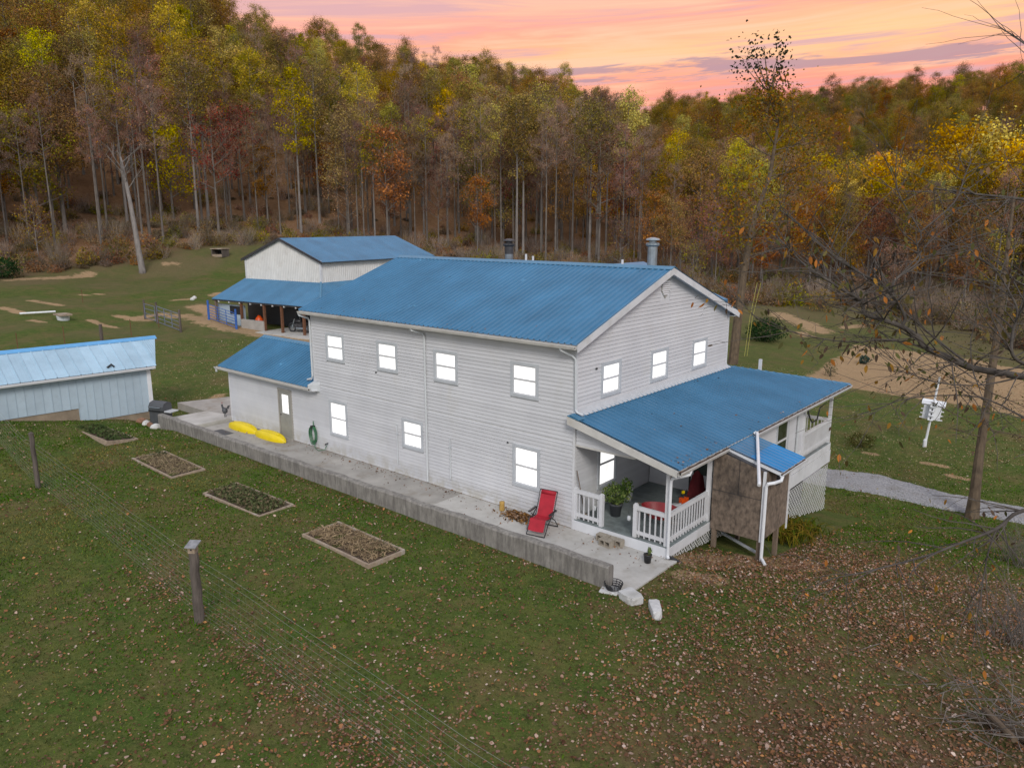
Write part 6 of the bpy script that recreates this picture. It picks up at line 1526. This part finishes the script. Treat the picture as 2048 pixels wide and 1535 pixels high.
# day-lilies against the lattice
lt = thing('daylily_clump', 'yellowing daylily clump growing along the lattice skirt beside the plywood box', 'plant', (4.0, 6.6, gzf(4.0, 6.6)))
n = 380; bs_ = np.stack([rng.normal(0, .45, n), rng.uniform(-1.5, 1.6, n), np.zeros(n)], 1); bs_[:, 2] = [gzf(4.0+x, 6.6+y)-lt.location.z for x, y in bs_[:, :2]]
a = rng.uniform(0, 6.28, n); dv = np.stack([np.cos(a), np.sin(a), np.zeros(n)], 1); L = rng.uniform(.35, .7, (n, 1)); up = np.array((0, 0, 1.0)); sd2 = np.cross(dv, up)*.016
p1 = bs_+dv*L*.22+up*L*.62; p2 = bs_+dv*L*.60+up*L*.66; p3 = bs_+dv*L*.95+up*L*.30
v_ = np.stack([bs_-sd2, bs_+sd2, p1+sd2*1.3, p1-sd2*1.3, p2+sd2, p2-sd2, p3+sd2*.2, p3-sd2*.2], 1).reshape(-1, 3); k = np.arange(n)*8
f_ = np.concatenate([np.stack([k, k+1, k+2, k+3], 1), np.stack([k+3, k+2, k+4, k+5], 1), np.stack([k+5, k+4, k+6, k+7], 1)])
pal = np.array([(.15, .15, .03), (.22, .18, .045), (.08, .12, .025), (.17, .13, .04)]); c_ = np.repeat(pal[rng.integers(0, 4, n)]*rng.uniform(.7, 1.2, (n, 1)), 8, 0)
stuff(put('blades', np_mesh('blades', v_, f_, MAT['green'], c_), lt))
# grass tufts at fence posts
# brush pile, bottom right
bq_ = onground(2010, 1450); bp_ = thing('brush_pile', 'heap of cut branches and logs lying among fallen leaves', 'brush pile', bq_); rnd = random.Random(77)
for k in range(4):
    a = rnd.uniform(-.5, .5)-.6; p = Vector((rnd.uniform(-.5, .9), rnd.uniform(-.6, .6), .10+.06*k)); d = Vector((math.cos(a), math.sin(a), rnd.uniform(-.05, .1))); r = rnd.uniform(.045, .075); L = rnd.uniform(.35, .8)
    lo = MB().tube([p-d*L, p, p+d*L], [r, r*.95, r*.9], 10).build('log', 'barkb', bp_)
    MB().tube([p-d*(L+.004), p-d*(L+.001)], r*.92, 10).build('cut_end', 'log', lo)
bt = MB()
for k in range(150):
    p = Vector((rnd.gauss(.1, .7), rnd.gauss(0, .55), rnd.uniform(.02, .4))); v_ = Vector((rnd.uniform(-1, 1), rnd.uniform(-1, 1), rnd.uniform(-.3, .4))).normalized(); L = rnd.uniform(.4, 1.3); pts_ = [p]
    for j in range(4): v_ = (v_+Vector((rnd.uniform(-1, 1), rnd.uniform(-1, 1), rnd.uniform(-1, 1)))*.18).normalized(); pts_.append(pts_[-1]+v_*L/4)
    bt.tube(pts_, [rnd.uniform(.004, .014)*(1-.18*j) for j in range(5)], 4, False)
stuff(bt.build('twigs', 'bark', bp_))
# grey brush thicket at the right edge behind
for i, (px, py, lab) in enumerate(((2030, 1290, 'tangle of bare grey twigs standing behind the brush pile'), (2040, 1130, 'bare twiggy bush under the low bough near the driveway'))):
    q = onground(px, py); t = thing('twiggy_bush', lab, 'bush', q); bt = MB()
    for k in range(70):
        v_ = Vector((rnd.uniform(-.6, .6), rnd.uniform(-.6, .6), 1)).normalized(); L = rnd.uniform(.8, 2.2); pts_ = [Vector((rnd.gauss(0, .3), rnd.gauss(0, .3), -.05))]
        for j in range(5): v_ = (v_+Vector((rnd.uniform(-1, 1), rnd.uniform(-1, 1), rnd.uniform(-.5, .5)))*.22).normalized(); pts_.append(pts_[-1]+v_*L/5)
        bt.tube(pts_, [.009*(1-.15*j) for j in range(6)], 4, False)
        for j in (2, 3, 4): e = pts_[j]+Vector((rnd.uniform(-1, 1), rnd.uniform(-1, 1), rnd.uniform(-.2, 1)))*.4; bt.tube([pts_[j], e], [.004, .0015], 3, False)
    stuff(bt.build('twigs', 'bark', t))
# ------------------------------------------------------------------ fallen leaves, grass
def in_frame(n, r0, r1, pad=.72, power=1.0):
    az = YAW+rng.uniform(-pad, pad, n); r = np.sqrt(rng.uniform(0, 1, n)**power*(r1*r1-r0*r0)+r0*r0)
    return CAM.x+np.sin(az)*r, CAM.y+np.cos(az)*r
def keep_lawn(x, y):
    house_ = (x > -22) & (x < 3.2) & (y > -2.55) & (y < 14); bedm = np.zeros(len(x), bool)
    for x0, x1, z0 in BEDS: bedm |= (x > x0-.02) & (x < x1+.02) & (y > -5.62) & (y < -4.26)
    pat = (x > 2.8) & (x < 3.42) & (y > -2.3) & (y < .1)
    box__ = (x > 3.0) & (x < 4.75) & (y > 2.4) & (y < 13)
    return ~(house_ | bedm | pat | box__)
def vnoise(x, y, s, seed):
    """cheap value noise"""
    r_ = np.random.default_rng(seed); g = r_.random((128, 128)); u = (x/s) % 128; v = (y/s) % 128; i = u.astype(int); j = v.astype(int); a = u-i; b = v-j; a = a*a*(3-2*a); b = b*b*(3-2*b)
    i2 = (i+1) % 128; j2 = (j+1) % 128; i %= 128; j %= 128
    return (g[i, j]*(1-a)+g[i2, j]*a)*(1-b)+(g[i, j2]*(1-a)+g[i2, j2]*a)*b
def leaf_density(x, y):
    fd = dist_poly(x, y, FENCE)
    d = .15+.05*sst(x, -8, 4)*(1-sst(y, -5, -2.8))
    d += 1.05*sst(x+.35*(y+2), 1.5, 9.5)*(1-sst(y, 5, 12))
    d += .12*sst(x, -3, 6)*sst(y, -14, -6)*(1-sst(y, -6, -2))*.5
    d += .55*np.exp(-((fd-.0)/.45)**2)*sst(x, -10, 0)
    d += .28*np.exp(-((y+2.62)/.16)**2)*(x < 2.9)*(x > -21)
    d += .05*(y > 12)*(x > -15)
    d += .55*np.exp(-(((x-4.3)/1.1)**2+((y-.6)/1.6)**2))
    n = vnoise(x, y, 2.9, 4)*.45+vnoise(x, y, 1.1, 5)*.30+vnoise(x, y, .4, 6)*.25
    return np.clip(d*(.30+1.5*np.clip(n-.30, 0, 1)*1.3), 0, 1)
N = 1000000
x1, y1 = in_frame(N, 9, 62, .74, 1.25)
ok = (rng.random(N) < leaf_density(x1, y1)*np.interp(np.hypot(x1-CAM.x, y1-CAM.y), [0, 25, 60], [1.0, 1.0, .6])) & keep_lawn(x1, y1)
x1, y1 = x1[ok], y1[ok]
# strays on the patio, and in drifts along the house wall
m = 420; px_ = rng.uniform(-19, 3.3, m); py_ = -.03-np.abs(rng.normal(0, .5, m)); kk = (py_ > -2.1); 
pz_ = np.full(kk.sum(), .036)
q_ = 90; rx_ = np.concatenate([3.42-np.abs(rng.normal(0, .25, q_)), rng.uniform(.3, 3.2, 14)]); ry_ = np.concatenate([np.where(rng.random(q_) < .6, rng.uniform(-.2, 2.5, q_), rng.uniform(4.5, 13, q_)), rng.uniform(0, 9, 14)]); rz_ = np.array([pz(v) for v in rx_])+.01
mx_ = rng.uniform(-12.6, 0, 46); my_ = np.concatenate([-.2+np.abs(rng.normal(0, .3, 30)), rng.uniform(0, 4.6, 16)]); mz_ = np.array([roofz(v) for v in my_])+.0
X = np.concatenate([x1, px_[kk], rx_, mx_]); Y = np.concatenate([y1, py_[kk], ry_, my_]); Zg_ = np.concatenate([gz(x1, y1)+.012, pz_, rz_, mz_])
n = len(X); print('fallen leaves', n)
def ground_leaves(P, size, cols, tilt=.35):
    n = len(P); a = rng.uniform(0, 6.28, n); d = np.stack([np.cos(a), np.sin(a), rng.normal(0, tilt, n)], 1); d /= np.linalg.norm(d, axis=1)[:, None]
    e = np.stack([-np.sin(a), np.cos(a), rng.normal(0, tilt, n)], 1); e /= np.linalg.norm(e, axis=1)[:, None]; up = np.array((0, 0, 1.)); L = size[:, None]; w = L*rng.uniform(.28, .48, (n, 1)); cu = rng.uniform(.0, .35, (n, 1))*L
    P = P+up*np.abs(rng.normal(.006, .012, (n, 1)))+up*L*.12
    v = np.stack([P-d*L*.5+up*cu*.3, P-d*L*.12+e*w+up*cu*.8, P+d*L*.22+e*w*.7+up*cu*.6, P+d*L*.55+up*cu*.4, P+d*L*.22-e*w*.8+up*cu*.5, P-d*L*.12-e*w+up*cu*.7], 1).reshape(-1, 3)
    k = np.arange(n)*6; f = np.concatenate([np.stack([k, k+1, k+2, k+3], 1), np.stack([k, k+3, k+4, k+5], 1)]); return v, f, np.repeat(cols, 6, 0)
LP = np.array([(.17, .095, .058), (.27, .175, .135), (.36, .27, .235), (.22, .105, .045), (.10, .055, .032), (.34, .17, .055), (.44, .37, .34), (.14, .095, .072)])
lc = LP[rng.choice(8, n, p=(.26, .13, .07, .18, .21, .05, .02, .08))]*rng.uniform(.65, 1.4, (n, 1))*np.array((1.06, 1.0, .88))
rd = np.hypot(X-CAM.x, Y-CAM.y)
far = rd > 34; lc[far & (rng.random(n) < .6)] = np.array((.33, .28, .14))
v_, f_, c_ = ground_leaves(np.stack([X, Y, Zg_], 1), rng.uniform(.028, .066, n)*np.where(rng.random(n) < .16, 1.55, 1.), lc)
o = stuff(put('fallen_leaves', np_mesh('fallen_leaves', v_, f_, MAT['fallen'], c_))); tag(o, 'brown and pinkish fallen leaves scattered over the lawn and patio', 'leaves')
# leaf pile by the recliner
n = 900; p = np.stack([rng.normal(0, .26, n), rng.normal(0, .16, n), np.zeros(n)], 1); p[:, 2] = .10*np.exp(-(p[:, 0]**2/.09+p[:, 1]**2/.035))*rng.random(n)
pl_c = gp(1037, 1033, .03); v_, f_, c_ = ground_leaves(p, rng.uniform(.05, .10, n), LP[rng.integers(0, 6, n)]*np.array((1.0, .85, .75))*rng.uniform(.6, 1.1, (n, 1)), .5)
o = put('leaf_pile', np_mesh('leaf_pile', v_, f_, MAT['fallen'], c_), None, (pl_c.x, min(pl_c.y, -.3), .03)); o.rotation_euler.z = RAD(-8); stuff(o); tag(o, 'small heap of brown leaves on the patio behind the red recliner', 'leaf pile')
# short grass blades over the near lawn
N = 760000
x2, y2 = in_frame(N, 11, 46, .72, .62)
ok = keep_lawn(x2, y2) & (rng.random(N) > np.clip(leaf_density(x2, y2)*.55, 0, .6)) & (rng.random(N) < (.35+.9*vnoise(x2, y2, .55, 8))*(1-sst(np.hypot(x2-CAM.x, y2-CAM.y), 24, 45)))
x2, y2 = x2[ok], y2[ok]; n = len(x2); print('grass', n); z2 = gz(x2, y2)
r2 = np.hypot(x2-CAM.x, y2-CAM.y); h = rng.uniform(.02, .055, n)*(.7+.7*vnoise(x2, y2, .8, 9)); w = .006+.0004*r2
tall = np.minimum(np.hypot(x2+16.3, y2+9.0), np.hypot(x2+3.47, y2+9.83)) < .28; h = np.where(tall, h*3, h)
a = rng.uniform(0, 6.28, n); ln = rng.normal(0, .6, (n, 2)); base_ = np.stack([x2, y2, z2-.004], 1); sdv = np.stack([np.cos(a)*w, np.sin(a)*w, np.zeros(n)], 1)
tip = base_+np.stack([ln[:, 0]*h, ln[:, 1]*h, h], 1)
v_ = np.stack([base_-sdv, base_+sdv, tip], 1).reshape(-1, 3); f_ = np.arange(3*n).reshape(n, 3)
t1 = vnoise(x2, y2, 2.6, 12); t2 = vnoise(x2, y2, .5, 13); t3 = vnoise(x2, y2, 6.3, 14); mixv = np.clip((t1-.42)*2.4+(t2-.5)*.9+(t3-.5)*1.0, 0, 1)[:, None]
gc = (np.array((.066, .132, .016))*(1-mixv)+np.array((.180, .158, .060))*mixv)*rng.uniform(.25, 1.75, (n, 1))
o = stuff(put('grass', np_mesh('grass', v_, f_, MAT['grass'], np.repeat(gc, 3, 0)))); tag(o, 'short mown green and brown grass of the lawn', 'grass')
